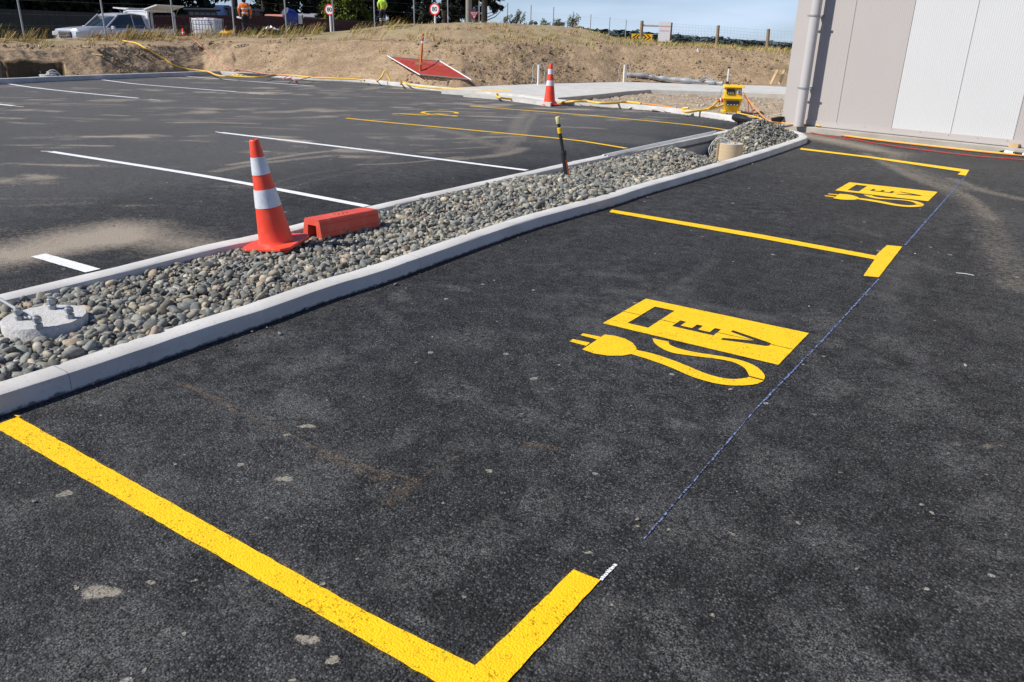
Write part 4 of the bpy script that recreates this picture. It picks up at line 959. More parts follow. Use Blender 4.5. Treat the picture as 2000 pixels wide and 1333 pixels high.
wdt = seams[4]-seams[3]
S_ = seams+[seams[4]+wdt*k for k in range(1, 14)]
zb = .16
for i in range(len(S_)-1):
    mb = MB(); wbox(mb, S_[i]+.004, S_[i+1]-.004, -.08, 0, zb, BHT)
    m_ = WHC if i in (2, 3) or i in (6, 7, 10, 11) else BEI
    o = mb.build('wall_panel', m_, bld, bo)
    if i == 2: o['label'] = 'white ribbed wall panel next to the beige ones'
mb = MB(); wbox(mb, S_[0], S_[-1], -.3, -.075, zb, BHT); mb.build('inner_wall', MS('dark_seam', (.06, .06, .06), .8), bld, bo)
mb = MB(); wbox(mb, -.27, -.012, -.28, .02, zb-.06, BHT+.03); wbox(mb, -.012, -.004, -.05, .004, zb, BHT); mb.build('corner_flashing', BEF, bld, bo)
mb = MB(); wbox(mb, .0, S_[-1], .004, .014, zb-.04, zb+.045); wbox(mb, .0, S_[-1], -.06, .026, zb-.052, zb-.041); mb.build('base_flashing', BEF, bld, bo)
for px in (1636, 1690, 1743, 1800, 1857, 1915, 1975):
    u_ = wu_at(px, 250); mb = MB(); p_ = wall(u_, .016, zb+.02); mb.box(p_, (.012, .006, .012)); mb.build('screw', galv, bld, bo)
mb = MB(); wbox(mb, -.27, S_[-1], -.31, .035, BHT, BHT+.12); mb.build('parapet_cap', BEF, bld, bo)
for (a0, a1, b0, b1) in ((-.26, -.18, -12, -.31),):
    mb = MB(); wbox(mb, a0, a1, b0, b1, zb, BHT); mb.build('side_wall', BEI, bld, bo)
mb = MB(); wbox(mb, -.24, S_[-1], -12, -.32, BHT-.35, BHT-.2); mb.build('roof', MS('roof_steel', (.4, .4, .4), .5), bld, bo)
mb = MB(); wbox(mb, S_[-1]-.1, S_[-1]-.02, -12, -.32, zb, BHT); wbox(mb, -.18, S_[-1]-.1, -12.1, -12, zb, BHT); mb.build('back_wall', BEI, bld, bo)
mb = MB(); wbox(mb, -.95, 16, -.02, .17, -.2, .098, .008); wbox(mb, -.2, 16, -12, -.02, -.2, .10); f_ = mb.build('foundation', CONCD, bld, bo)
PU = wu_at(1572, 238)+.02; PR = .088; PO = .235
mb = MB(); mb.tube([wall(PU, PO, .10), wall(PU, PO, BHT)], PR, 28); dp = mb.build('downpipe', simple('pipe_grey', (.50, .475, .46), .4, .02, 2), bld, bo, smooth=True)
for py_, px_ in ((31, 1598), (173, 1579)):
    d = ray(px_, py_); q = WA+wn*PO; t_ = ((q-CPOS)@wn)/(d@wn); z_ = (CPOS+d*t_)[2]
    mb = MB(); n_ = 24; rot = Matrix.Rotation(math.atan2(wu[1], wu[0]), 3, 'Z'); c_ = wall(PU, PO, z_)
    mb.lathe([(PR+.001, -.014), (PR+.007, -.014), (PR+.007, .014), (PR+.001, .014)], n_, c_); wbox(mb, PU-PR-.05, PU-PR, PO-.008, PO+.008, z_-.014, z_+.014); wbox(mb, PU+PR, PU+PR+.05, PO-.008, PO+.008, z_-.014, z_+.014)
    wbox(mb, PU-.03, PU+.03, 0, PO-PR, z_-.014, z_+.014); mb.build('bracket', galv, dp, bo)
# things lying along the foundation
tb_ = MB(); wbox(tb_, wu_at(1975, 285), wu_at(1993, 287), .03, .11, .10, .16); tag(tb_.build('timber_block', newwood), 'small sawn timber block on the foundation ledge', 'timber block')
STW = MS('staff_white', (.78, .78, .76), .5, .03); STR = MS('staff_red', (.7, .07, .04), .5)
for k, (a_, b_, lb) in enumerate((((1934, 289), (2030, 300.5), 'black, white and red banded pole nearer the building foundation'), ((1941, 294), (2035, 307), 'black and white banded pole lying beside the yellow cord'))):
    A3 = Vector(gp(*a_, .035)); B3 = Vector(gp(*b_, .035)); t = thing('banded_pole', lb, 'pole', A3, group='banded poles by the building'); L_ = (B3-A3)
    segs = [(0, .14, black_p), (.14, .24, STR if k == 0 else black_p), (.24, .42, STW), (.42, .62, black_p), (.62, .7, STR if k == 0 else STW), (.7, 1, STW if k == 0 else black_p)]
    for s0, s1, m_ in segs: mb = MB(); mb.tube([L_*s0, L_*s1], .022, 10); mb.build('pole_band', m_, t, smooth=True)
# ================================================================== HOSES AND CORDS
YH = MS('yellow_hose', (.80, .50, .07), .5, .08, 9); OH = MS('orange_cord', (.82, .30, .04), .5, .06, 9); PH = MS('pink_hose', (.66, .27, .22), .5, .08); RH = MS('red_cord', (.42, .045, .04), .5, .1); BRN = MS('brown_cord', (.25, .07, .04), .5)
def hose(L3, r_, m_, name, label, cat='hose', group=None):
    mb = MB(); mb.tube([tuple(p) for p in smoothline(L3, .06)], r_, 7); return tag(mb.build(name, m_, smooth=True), label, cat, group)
onb = lambda L, z=.11: [gp(x, y, z) for x, y in L]
hose([hit(x, y, .03) for x, y in [(240, 80), (266, 85), (280, 93), (300, 104), (320, 116), (340, 128), (366, 136.5)]]+onb([(404, 140), (420, 146), (434, 149), (455, 149.5), (507, 151), (535, 146.5), (577, 148.5), (612, 152), (700, 155.5), (712, 158)], .13), .026, YH, 'yellow_hose', 'yellow hose running down the left bank and along the kerb')
hose([hit(x, y, .03) for x, y in [(374.5, 75), (388.5, 86), (402, 100), (420, 117), (430, 126), (458, 135), (490, 140)]]+onb([(525, 145), (560, 147.5), (570, 152)], .14)+onb([(553, 155), (566, 148), (575, 157), (595, 154), (612, 150), (650, 152), (704, 153), (716, 150.5), (730, 154), (736, 159)], .14), .014, PH, 'pink_hose', 'thin pink hose running down the bank into the kerb corner')
D_ = math.hypot(*gp(746, 161, .1)[:2])
hose([at(736, 160, D_), at(746, 150, D_+.1), at(751, 139.5, D_+.15), at(758, 148, D_+.1), at(763, 161.5, D_)], .024, YH, 'yellow_hose', 'yellow hose standing up in a loop behind the kerb')
hose(onb([(783, 165), (781, 162), (790, 161.5), (804, 167), (840, 171.5), (920, 176.5), (1000, 179)], .13), .026, YH, 'yellow_hose', 'yellow hose lying on the kerb beside the orange post')
hose(onb([(1040, 183), (1005, 180.5), (977, 178), (970, 183), (974, 190.6)], .10)+onb([(1011, 195), (1087, 200.5)], .04)+onb([(1118, 198.5), (1148, 198.5), (1170, 202), (1203, 201.5), (1224, 199.5), (1252, 203)], .12), .026, YH, 'yellow_hose', 'yellow hose bent back at the footpath end behind the cone')
DB = math.hypot(*gp(1425, 219, .1)[:2])
hose(onb([(1225, 199), (1290, 207), (1330, 214)], .10), .012, OH, 'orange_flex', 'orange cord lying on the kerb left of the yellow power box', 'cord')
hose([at(1345, 211.5, DB-.3), at(1333, 213, DB-.25), at(1339, 219.3, DB-.5), at(1362, 216.5, DB-.4), at(1390, 212.5, DB-.2), at(1413, 205.5, DB)], .026, YH, 'yellow_hose', 'thick yellow cable looping into the foot of the power box', 'cable')
hose([at(1383, 213, DB-.3), at(1392, 208, DB-.2), at(1399, 200, DB-.05), at(1402, 198.5, DB)], .024, YH, 'yellow_hose', 'short yellow cable rising to the red plug of the power box', 'cable')
hose([at(1452, 180, DB), at(1456.5, 188.7, DB), at(1470, 205.8, DB-.3), at(1483.5, 221, DB-.6)]+[gp(1501.5, 236.4, .15), gp(1530, 241, .12)], .011, OH, 'orange_flex', 'orange cord hanging from the power box towards the building', 'cord')
hose([at(1453, 186, DB), at(1460, 195, DB-.1), at(1461.5, 208, DB-.2), at(1461, 222, DB-.3)], .010, BRN, 'brown_flex', 'brown cord hanging straight down from the power box', 'cord')
hose([at(1453, 187, DB), at(1463, 200, DB-.15), at(1469, 214, DB-.3), at(1472, 223, DB-.4), at(1480, 234, DB-.7)], .010, BRN, 'brown_flex', 'brown cord sagging right of the straight one from the power box', 'cord')
hose(onb([(1440, 221), (1470, 227.4), (1483.5, 231), (1494, 236.4)], .13)+onb([(1525, 240.5), (1567, 243.5), (1586, 243), (1600, 246.5)], .125)+onb([(1618, 256), (1650, 265), (1735.5, 276), (1816, 285), (1908, 295), (1977, 301.5), (2040, 307)], .02), .012, YH, 'yellow_flex', 'yellow cord running from the power box along the building foundation', 'cord')
hose(onb([(1600, 247)], .12)+onb([(1622, 258.5), (1655, 266.5), (1738, 277), (1818, 286), (1910, 296), (1980, 302.8), (2040, 308)], .022), .009, OH, 'orange_flex', 'orange cord lying against the yellow one by the building', 'cord')
hose(onb([(1540, 241), (1557, 243.7)], .12)+onb([(1563, 253), (1609, 264.5), (1669, 272.8), (1700, 279), (1724, 282), (1770, 289), (1862, 300.5), (1931, 307.5), (2000, 313), (2050, 318)], .015), .008, RH, 'red_flex', 'dark red cord on the asphalt in front of the building', 'cord')
mb = MB(); c_ = gp(1561, 243.5, .12); mb.box((c_[0], c_[1], .12), (.09, .05, .04), None, .9, .006); tag(mb.build('cord_plug', white_p), 'small white cord connector on the foundation ledge', 'connector')
tp = onb([(1434, 229.5), (1447, 232), (1462, 234.5), (1476, 238)], .13)
mb = MB(); mb.tube([tuple(p) for p in smoothline(tp, .08)], [.03+.02*math.sin(k*.7)+.03 for k in range(len(smoothline(tp, .08)))], 8); tag(mb.build('rubber_mat', black_p, smooth=True), 'rolled black rubber lying on the kerb behind the pebble heap', 'rubber roll')
mb = MB()
for k in range(5): a_ = gp(1507, 232+k*1.6, .2-k*.02); b_ = gp(1540, 230+k*2.2, .2-k*.02); mb.tube([a_, (np.array(a_)+np.array(b_))/2+np.array([0, 0, .02]), b_], .012, 6)
tag(mb.build('black_strapping', black_p, smooth=True), 'tangle of black strapping at the building corner', 'strapping')
# yellow rope knot on the kerb near the corner
mb = MB()
for cx_ in (460, 469): 
    c_ = gp(cx_, 149, .13); mb.tube([(c_[0]+.13*math.cos(a), c_[1]+.10*math.sin(a), c_[2]+.02+.015*math.sin(3*a)) for a in np.linspace(0, 6.28, 14)], .022, 6)
tag(mb.build('rope_knot', YH, smooth=True), 'knot of yellow rope on the far kerb near the corner', 'rope')
# ================================================================== POWER BOX
YB = MS('power_box_yellow', (.80, .50, .02), .42, .05, 4); DKW = MS('socket_cover', (.035, .035, .04), .25)
gb = gp(1427, 219, .07); pb_ = thing('power_box', 'yellow site power distribution box beyond the pebble heap', 'power box', (gb[0], gb[1], .05), math.atan2(gb[1], gb[0])-math.pi/2+.12)
k_ = DB/FPX       # metres per photo pixel there
w0, w1, w2, w3 = 22*k_/2*2*.5, 29*k_*.5, 31*k_*.5, 29*k_*.5
Ht = 51*k_
def rg(w_, d_, z): return [(-w_, -d_, z), (w_, -d_, z), (w_, d_, z), (-w_, d_, z)]
mb = MB(); mb.loft([rg(.105*Ht/.62*1.35, .13, .05), rg(.205*Ht/.62, .19, Ht*.50), rg(.205*Ht/.62, .19, Ht*.52), rg(.19*Ht/.62, .18, Ht*.53), rg(.165*Ht/.62, .15, Ht*.90)]); mb.build('cabinet', YB, pb_)
mb = MB(); mb.box((0, 0, Ht*.515), (.44*Ht/.62, .41, .03), None, 1, .008); mb.build('middle_rim', YB, pb_)
mb = MB(); mb.box((0, 0, Ht*.93), (.47*Ht/.62, .44, .05), None, .86, .012); cap = mb.build('lid', YB, pb_)
for x in (-.10, .10): mb = MB(); mb.lathe([(.012, Ht*.95), (.016, Ht*.97), (.012, Ht*1.0)], 8, (x, -.02, 0)); mb.build('knob', black_p, cap)
for x in (-.15, .15): mb = MB(); mb.box((x*1.05, 0, .028), (.075, .42, .055), None, 1, .008); mb.build('foot', YB, pb_)
mb = MB(); mb.box((0, -.10, .045), (.30, .05, .05), None, 1, .006); mb.box((0, .10, .045), (.30, .05, .05), None, 1, .006); mb.build('base_rail', YB, pb_)
lean1 = Matrix.Rotation(math.atan2(.03, Ht*.37), 3, 'X'); fy1 = lambda z: -(.18-.03*(z-Ht*.53)/(Ht*.37))
mb = MB(); z_ = Ht*.75; mb.box((-.065, fy1(z_)-.012, z_), (.17, .03, .105), lean1.inverted(), 1, .012); s_ = mb.build('socket_panel', DKW, pb_)
for x in (-.11, -.065, -.02): mb = MB(); mb.box((x, fy1(z_)-.030, z_-.03), (.022, .01, .014)); mb.build('socket_tab', white_p, s_)
mb = MB(); mb.lathe([(.052, 0), (.052, .02), (.034, .03), (0, .032)], 20, (.105, fy1(z_)+.004, z_), Matrix.Rotation(R(90), 3, 'X')); dl = mb.build('dial_socket', MS('socket_grey', (.55, .58, .62), .4), pb_, smooth=True)
mb = MB(); mb.lathe([(.024, 0), (.022, .014), (0, .016)], 14, (.105, fy1(z_)-.026, z_), Matrix.Rotation(R(90), 3, 'X')); mb.build('socket_cap', MS('blue_cap', (.04, .1, .35), .4), dl, smooth=True)
fy2 = lambda z: -(.13+.06*(z-.05)/(Ht*.45)); lean2 = Matrix.Rotation(math.atan2(.06, Ht*.45), 3, 'X')
mb = MB(); z_ = Ht*.36; mb.box((0, fy2(z_)-.014, z_), (.27, .03, .10), lean2, 1, .012); s_ = mb.build('socket_panel', DKW, pb_)
for x in (-.10, -.035, .035, .10): mb = MB(); mb.box((x, fy2(z_)-.032, z_-.034), (.026, .01, .014)); mb.build('socket_tab', white_p, s_)
mb = MB(); mb.lathe([(.045, 0), (.045, .06), (.036, .07), (.036, .12), (.03, .14)], 14, (-.18, -.02, Ht*.44), Matrix.Rotation(R(-100), 3, 'Y')); pl = mb.build('red_plug', MS('plug_red', (.5, .03, .02), .4), pb_, smooth=True)
mb = MB(); mb.lathe([(.05, .055), (.05, .075)], 14, (-.18, -.02, Ht*.44), Matrix.Rotation(R(-100), 3, 'Y')); mb.build('plug_ring', white_p, pl)
mb = MB(); mb.tube([(-.17, 0, Ht*.85), (-.24, 0, Ht*.8), (-.26, 0, Ht*.6), (-.25, 0, Ht*.2), (-.25, 0, .0)], .008, 6); mb.build('grey_wire', galv, pb_, smooth=True)
# ================================================================== PIPES ON THE BANK FOOT
GP = MS('wrapped_grey_plastic', (.28, .29, .30), .45, .2, 3, .3, 6)
Dp = math.hypot(*gp(1300, 163, .14)[:2])
PLs = [at(x, y, D) for x, y, D in [(1224, 147, Dp+.5), (1262, 148, Dp+.45), (1285, 152, Dp+.35), (1330, 157, Dp+.2), (1378, 160.5, Dp), (1412, 163.5, Dp-.2)]]
mb = MB(); PS = smoothline(PLs, .08); mb.tube(PS, [.075+.025*math.sin(k*.45)*math.sin(k*.17)+.015*math.sin(k*1.3) for k in range(len(PS))], 12)
pe = thing('wrapped_pipe', 'grey plastic wrapped pipe lying along the back of the footpath', 'pipe', (PLs[2][0], PLs[2][1], .14)); mb.build('wrapping', GP, pe, tuple(pe.location), smooth=True)
mb = MB(); mb.tube(smoothline([at(1258, 147, Dp+.3), at(1266, 143.5, Dp+.4), at(1276, 148, Dp+.3), at(1268, 154, Dp+.2)], .05), .012, 6); mb.tube(smoothline([at(1366, 158, Dp-.1), at(1381, 151.5, Dp), at(1396, 162, Dp-.2)], .05), .035, 8); mb.build('loose_wrap', GP, pe, tuple(pe.location), smooth=True)
def standpipe(pxb, pyb, pyt, D, label, loops=True, dark=False):
    b = at(pxb, pyb, D); hgt = (pyb-pyt)*D/FPX; t = thing('standpipe', label, 'pipe', b, group='white standpipes at the footpath')
    mb = MB(); mb.tube([(0, 0, -.05), (0, 0, hgt)], .035, 12); mb.build('pipe', white_p if not dark else MS('pale_pvc', (.6, .6, .58), .5), t, smooth=True)
    if loops:
        for sx in (-1, 1): mb = MB(); q = vr*sx; mb.tube(smoothline([(q*.02)+Vector((0, 0, hgt-.02)), q*.10+Vector((0, 0, hgt+.06)), q*.2+Vector((0, 0, hgt*.75)), q*.17+Vector((0, 0, hgt*.3)), q*.24+Vector((0, 0, 0))], .05), .008, 5); mb.build('wire_loop', MS('pale_cable', (.55, .55, .53), .5), t, smooth=True)
    if dark: mb = MB(); mb.tube([(0, 0, hgt-.02), (0, 0, hgt+.03)], .045, 10); mb.tube([(0, 0, .0), (0, 0, .09)], .05, 10); mb.build('clamp', black_p, t)
    return t
standpipe(1051, 166, 131, math.hypot(*gp(1051, 166, .13)[:2]), 'white standpipe with wire loops just left of the upright cone')
standpipe(1218, 161, 131, math.hypot(*gp(1218, 161, .13)[:2]), 'white standpipe at the left end of the wrapped pipe')
standpipe(1420.5, 165, 137, math.hypot(*gp(1420, 167, .13)[:2]), 'white standpipe with black clamps behind the power box', False, True)
# timber trestle by the building corner
Dt = math.hypot(*gp(1505, 166, .13)[:2])-1.2; tr = thing('timber_trestle', 'timber trestle standing on the footpath by the building corner', 'trestle', at(1520, 166, Dt)); kk = Dt/FPX
o3 = Vector(tr.location)
mb = MB(); a_ = at(1503, 134, Dt)-o3; b_ = at(1575, 133, Dt)-o3; c_ = (a_+b_)/2; L_ = (b_-a_).length; mb.box(c_, (L_, .18, .05), Matrix.Rotation(math.atan2(b_.y-a_.y, b_.x-a_.x), 3, 'Z')); mb.build('top_board', wood, tr)
for (xa, xb, dd) in ((1519, 1505, -.1), (1532, 1522, .25), (1560, 1572, -.1), (1550, 1560, .25)):
    mb = MB(); mb.tube([at(xb, 165, Dt+dd)-o3, at(xa, 137, Dt+dd)-o3], .055, 4); mb.build('leg', newwood, tr)
# ================================================================== ORANGE MESH PANEL AND POST
pn_c = [hit(759, 120, .08), hit(858, 129, .08), hit(918, 166, .06), hit(818, 156, .06)]
lift_ = 0
for u in np.linspace(0, 1, 9):
    for v in np.linspace(0, 1, 9):
        p_ = pn_c[0]*(1-u)*(1-v)+pn_c[1]*u*(1-v)+pn_c[2]*u*v+pn_c[3]*(1-u)*v; lift_ = max(lift_, tz(p_.x, p_.y)+.05-p_.z)
print('panel lift', lift_)
for p_ in pn_c: p_.z += min(lift_, .2)
pn = thing('mesh_barrier', 'red mesh barrier panel lying flat on the earth bank', 'barrier', pn_c[3])
po = tuple(pn.location); A4, B4, C4, D4 = [Vector(p) for p in pn_c]
def bil(u, v, l=0): p = A4*(1-u)*(1-v)+B4*u*(1-v)+C4*u*v+D4*(1-u)*v; return p+Vector((0, 0, l))
MSH = MS('red_mesh', (.36, .045, .03), .6, .1, 5)
mb = MB()
for k in range(53): u = k/52; mb.tube([bil(u, .03), bil(u, .35, -.01), bil(u, .7, -.01), bil(u, .97)], .006, 4)
for k in range(15): v = .03+.94*k/14; mb.tube([bil(0, v), bil(.33, v, -.015), bil(.66, v, -.015), bil(1, v)], .005, 4)
mb.build('mesh', MSH, pn, po)
for v in (0, 1): mb = MB(); mb.tube([bil(0, v), bil(1, v)], .020, 6); mb.build('rail', MS('dull_rail', (.14, .13, .13), .6), pn, po)
for u in (0, 1): mb = MB(); mb.tube([bil(u, -.04, .01), bil(u, 1.04, .01)], .017, 8); mb.build('side_tube', white_p, pn, po)
pb2 = gp(819, 163, .1); op = thing('orange_post', 'leaning orange post in front of the fallen mesh panel', 'post', pb2); Dq = math.hypot(pb2[0], pb2[1]); oo = tuple(op.location)
mb = MB(); mb.tube([pb2, at(826.5, 66, Dq-.1)], .035, 6); mb.build('shaft', MS('orange_post_paint', (.70, .20, .035), .55, .12, 6), op, oo)
mb = MB(); q1 = at(825, 85, Dq-.1); q2 = at(825.3, 81, Dq-.1); mb.tube([q1, q2], .038, 10); mb.build('tape', white_p, op, oo)
mb = MB(); c_ = at(817, 124.5, Dq-.1); mb.box(c_, (.20, .05, .06), Matrix.Rotation(math.atan2(vr.y, vr.x), 3, 'Z')); mb.build('cleat', newwood, op, oo)
mb = MB(); mb.tube(smoothline([at(823, 66, Dq-.14), at(818.5, 70, Dq-.1), at(821, 76, Dq-.14), at(829, 72, Dq-.14), at(827, 90, Dq-.14), at(828, 100, Dq-.14)], .04), .008, 5); mb.build('string', white_p, op, oo, smooth=True)
mb = MB(); mb.box((pb2[0], pb2[1]+.05, .115), (.45, .2, .04), Matrix.Rotation(.3, 3, 'Z')); tag(mb.build('board_offcut', wood), 'flat board offcut at the foot of the orange post', 'board')
# far left footing in the trench
fc = gp(96, 149.5, .10)*1.008; footing('bolt_footing', 'round concrete footing in the trench at the far left kerb', (fc[0]-.12, fc[1]+.02, -.02), .24, .16, [(-.12, -.14), (-.05, .02), (.02, .16), (.12, .02)], .09)
for k, L in enumerate(([(88, 151), (94, 141), (103, 137), (112, 141), (120, 151)], [(90, 151), (96, 143.5), (101, 142), (107, 146), (110, 151.5)], [(91, 150), (97, 141.5), (106, 142.5), (114, 144), (122, 152)])):
    Df = math.hypot(fc[0], fc[1])+.12; lb = ['tallest narrow pale cable arch in the far left trench', 'smallest pale cable arch in the far left trench', 'widest pale cable arch in the far left trench'][k]; hose([at(x, y, Df-.12+.05*k) for x, y in L], .018, MS('pale_cable', (.55, .55, .53), .5), 'cable', lb, 'cable', 'pale cables in the far left trench')

# ================================================================== YARD BEHIND THE BANK
# steel posts with wires
ft = thing('wire_fence', 'tall wire fence with thin galvanised posts behind the bank', 'fence', at(45, 74, 36)); fo_ = Vector(ft.location)
X0 = -32.; posts = []
for px in (-140, 45, 205, 340, 457, 560, 652, 732, 810, 876, 936, 990, 1036, 1080, 1118, 1153, 1190, 1222):
    d = ray(px, 60); y = X0/d[0]*d[1]; posts.append((X0, y))
for i, (x, y) in enumerate(posts):
    g_ = tz(x, y); top = 3.55 if i < 14 else 3.45-.1*(i-13); h_ = top-g_+.2; bm_ = MB(); bm_.tube([(0, 0, -.3), (rnd.uniform(-.04, .04), rnd.uniform(-.04, .04), h_)], .034, 8)
    o = bm_.build('post', grey_post, ft, smooth=True); o.location = Vector((x, y, g_-.1))-fo_
mb = MB()
for z in (.5, .9, 1.4, 1.9, 2.3):
    mb.tube([(x, y, tz(x, y)+z*(3.4-tz(x, y))/2.5) for x, y in posts], .0018, 3)
mb.build('wires', galv, ft, tuple(fo_))
# timber posts with stock netting on the right
wf_ = thing('netting_fence', 'stock netting fence on round timber posts beyond the right bank', 'fence', at(1500, 100, 44)); wo = Vector(wf_.location)
WP = [(1253, 80, 41, 52, .11), (1310, 82, 44.5, 52, .10), (1402, 88, 50, 50, .10), (1500, 102, 57, 48, .10), (1600, 106, 62, 46, .1), (1700, 110, 67, 44.5, .1)]
tops = []
for px, yb, yt, D, r_ in WP:
    b = at(px-3 if px > 1300 else px-2, yb+10, D); t_ = at(px+1, yt, D); mb = MB(); mb.tube([b, t_], [r_, r_*.9], 12); mb.build('timber_post', wood, wf_, tuple(wo), smooth=True); tops.append((b, t_))
mb = MB()
for i in range(1, len(tops)-1):
    (b0, t0), (b1, t1) = tops[i], tops[i+1]
    for k in range(8): f = .15+.8*k/7; mb.tube([b0.lerp(t0, f), b1.lerp(t1, f)], .003, 3, False)
    for k in range(15): f = k/15; mb.tube([b0.lerp(b1, f).lerp(t0.lerp(t1, f), .15), b0.lerp(b1, f).lerp(t0.lerp(t1, f), .95)], .003, 3, False)
mb.build('netting', galv, wf_, tuple(wo))
mb = MB(); mb.tube([at(1256, 50, 52), at(1309, 51.5, 52)], .055, 8); mb.build('top_rail', MS('pale_rail', (.42, .40, .33), .8), wf_, tuple(wo))
mb = MB(); mb.tube([at(1288, 74, 52), at(1307, 62, 52)], .02, 6); mb.build('brace', galv, wf_, tuple(wo))
def board(name, label, cat, px0, py0, px1, py1, D, mat, th=.02, yawoff=0., group=None):
    """flat rectangular sign facing the car park"""
    c = at((px0+px1)/2, (py0+py1)/2, D); wd = abs(px1-px0)*D/FPX; hh = abs(py1-py0)*D/FPX
    t = thing(name, label, cat, (c.x, c.y, c.z), math.atan2(c.y, c.x)-math.pi/2+yawoff, group); mb = MB(); mb.box((0, 0, 0), (wd, th, hh)); mb.build('sign_board', mat, t); return t, wd, hh
t, wd, hh = board('notice_board', 'white notice board hanging on the timber fence rail', 'sign', 1287, 46, 1308, 79, 51.7, MS('board_white', (.72, .72, .74), .5, .03))
mb = MB(); mb.box((0, -.014, hh*.28), (wd*.9, .006, .05)); mb.box((0, -.014, hh*.05), (wd*.8, .006, .03)); mb.build('faded_line', MS('faded_pink', (.6, .35, .33), .6), t)
t, wd, hh = board('chevron_board', 'yellow board with black chevrons pointing both ways', 'sign', 1235, 67.5, 1272, 79, 54, MS('sign_yellow', (.85, .48, .01), .45))
BLK = MS('sign_black', (.02, .02, .02), .5)
for s_, cx in ((-1, -.36), (-1, -.20), (-1, -.04), (1, .16), (1, .36)):
    x_ = cx*wd; a_ = hh*.42; q = .085*wd; mb = MB()
    for sg in (-1, 1):
        mb.add([(x_+s_*q, -.014, 0), (x_+s_*q-s_*.11, -.014, 0), (x_-s_*q-s_*.11, -.014, sg*a_), (x_-s_*q, -.014, sg*a_)], [(0, 1, 2, 3)])
    mb.build('chevron', BLK, t)
mb = MB(); mb.box((0, .05, -hh*.5-.35), (.06, .06, 1.6)); mb.build('sign_post', wood, t)
def text_obj(st, size, mat, parent, loc_, name='lettering'):
    cu = bpy.data.curves.new(name, 'FONT'); cu.body = st; cu.size = size; cu.align_x = 'CENTER'; cu.align_y = 'CENTER'; cu.extrude = .004; cu.offset = size*.012
    tmp = bpy.data.objects.new(name, cu); COL.objects.link(tmp); dg = bpy.context.evaluated_depsgraph_get(); me = bpy.data.meshes.new_from_object(tmp.evaluated_get(dg))
    bpy.data.objects.remove(tmp); me.materials.clear(); me.materials.append(mat); o = bpy.data.objects.new(name, me); COL.objects.link(o); o.parent = parent; o.rotation_euler = (R(90), 0, 0); o.location = loc_; return o
SR = MS('sign_red', (.62, .02, .025), .45, .05); SWh = MS('sign_white', (.80, .80, .78), .45, .03)
def speed_sign(px, py, D, rad, yb, label, yo):
    c = at(px, py, D); t = thing('speed_sign', label, 'speed sign', (c.x, c.y, c.z), math.atan2(c.y, c.x)-math.pi/2+yo, 'round 80 speed signs')
    rx = Matrix.Rotation(R(90), 3, 'X')
    mb = MB(); mb.lathe([(rad, -.012), (rad, .006), (rad*.98, .010), (0, .010)], 32, (0, 0, 0), rx); d_ = mb.build('sign_disc', SR, t)
    mb = MB(); mb.lathe([(rad*.77, .010), (rad*.77, .0125), (0, .0125)], 32, (0, 0, 0), rx); mb.build('white_centre', SWh, t)
    text_obj('80', rad*1.02, BLK, t, (0, -.0165, 0), 'number')
    mb = MB(); L_ = (yb-py)*D/FPX+.6; mb.tube([(0, .05, rad*.6), (0, .05, -L_)], .055, 12); mb.build('sign_post', SWh, t, smooth=True)
    mb = MB(); mb.box((0, .02, .05), (.3, .02, .04)); mb.build('clamp', galv, t)
speed_sign(643.5, 19.5, 46, .285, 66, 'round 80 speed sign half hidden by a fence post on the left', R(-28))
speed_sign(849, 18.5, 50, .34, 44, 'round 80 speed sign standing alone on top of the mound', R(-28))
# give way sign
c = at(926, 28.5, 56); gw = thing('give_way_sign', 'red and white triangular give way sign beside the pole', 'give way sign', (c.x, c.y, c.z), math.atan2(c.y, c.x)-math.pi/2)
def tri(mb, s_, y, th): mb.add([(-s_, y, s_*.58), (s_, y, s_*.58), (0, y, -s_*1.15), (-s_, y+th, s_*.58), (s_, y+th, s_*.58), (0, y+th, -s_*1.15)], [(0, 1, 2), (5, 4, 3), (0, 3, 4, 1), (1, 4, 5, 2), (2, 5, 3, 0)])
mb = MB(); tri(mb, .32, 0, .012); mb.build('sign_triangle', SR, gw)
mb = MB(); tri(mb, .215, -.004, .003); mb.build('white_centre', SWh, gw)
text_obj('GIVE', .13, SR, gw, (0, -.006, .055)); text_obj('WAY', .12, SR, gw, (0, -.006, -.06))
mb = MB(); mb.tube([(0, .05, .45), (0, .05, -1.6)], .04, 10); mb.build('sign_post', galv, gw, smooth=True)
mb = MB(); mb.box((0, 0, .30), (.26, .015, .10)); mb.build('name_plate', MS('plate_blue', (.03, .06, .28), .5), gw)
# utility pole
p = at(915, 44, 62); mb = MB(); mb.tube([(0, 0, -1), (0, 0, 8.5)], [.22, .15], 14); up_ = thing('utility_pole', 'tall grey timber pole rising behind the give way sign', 'pole', (p.x, p.y, p.z)); mb.build('pole_shaft', MS('pole_grey', (.28, .26, .22), .85, .15, 5), up_, smooth=True)
mb = MB(); mb.tube([(0, .25, -1), (.04, .22, 3.2)], .1, 10); mb.build('stub_brace', wood, up_, smooth=True)
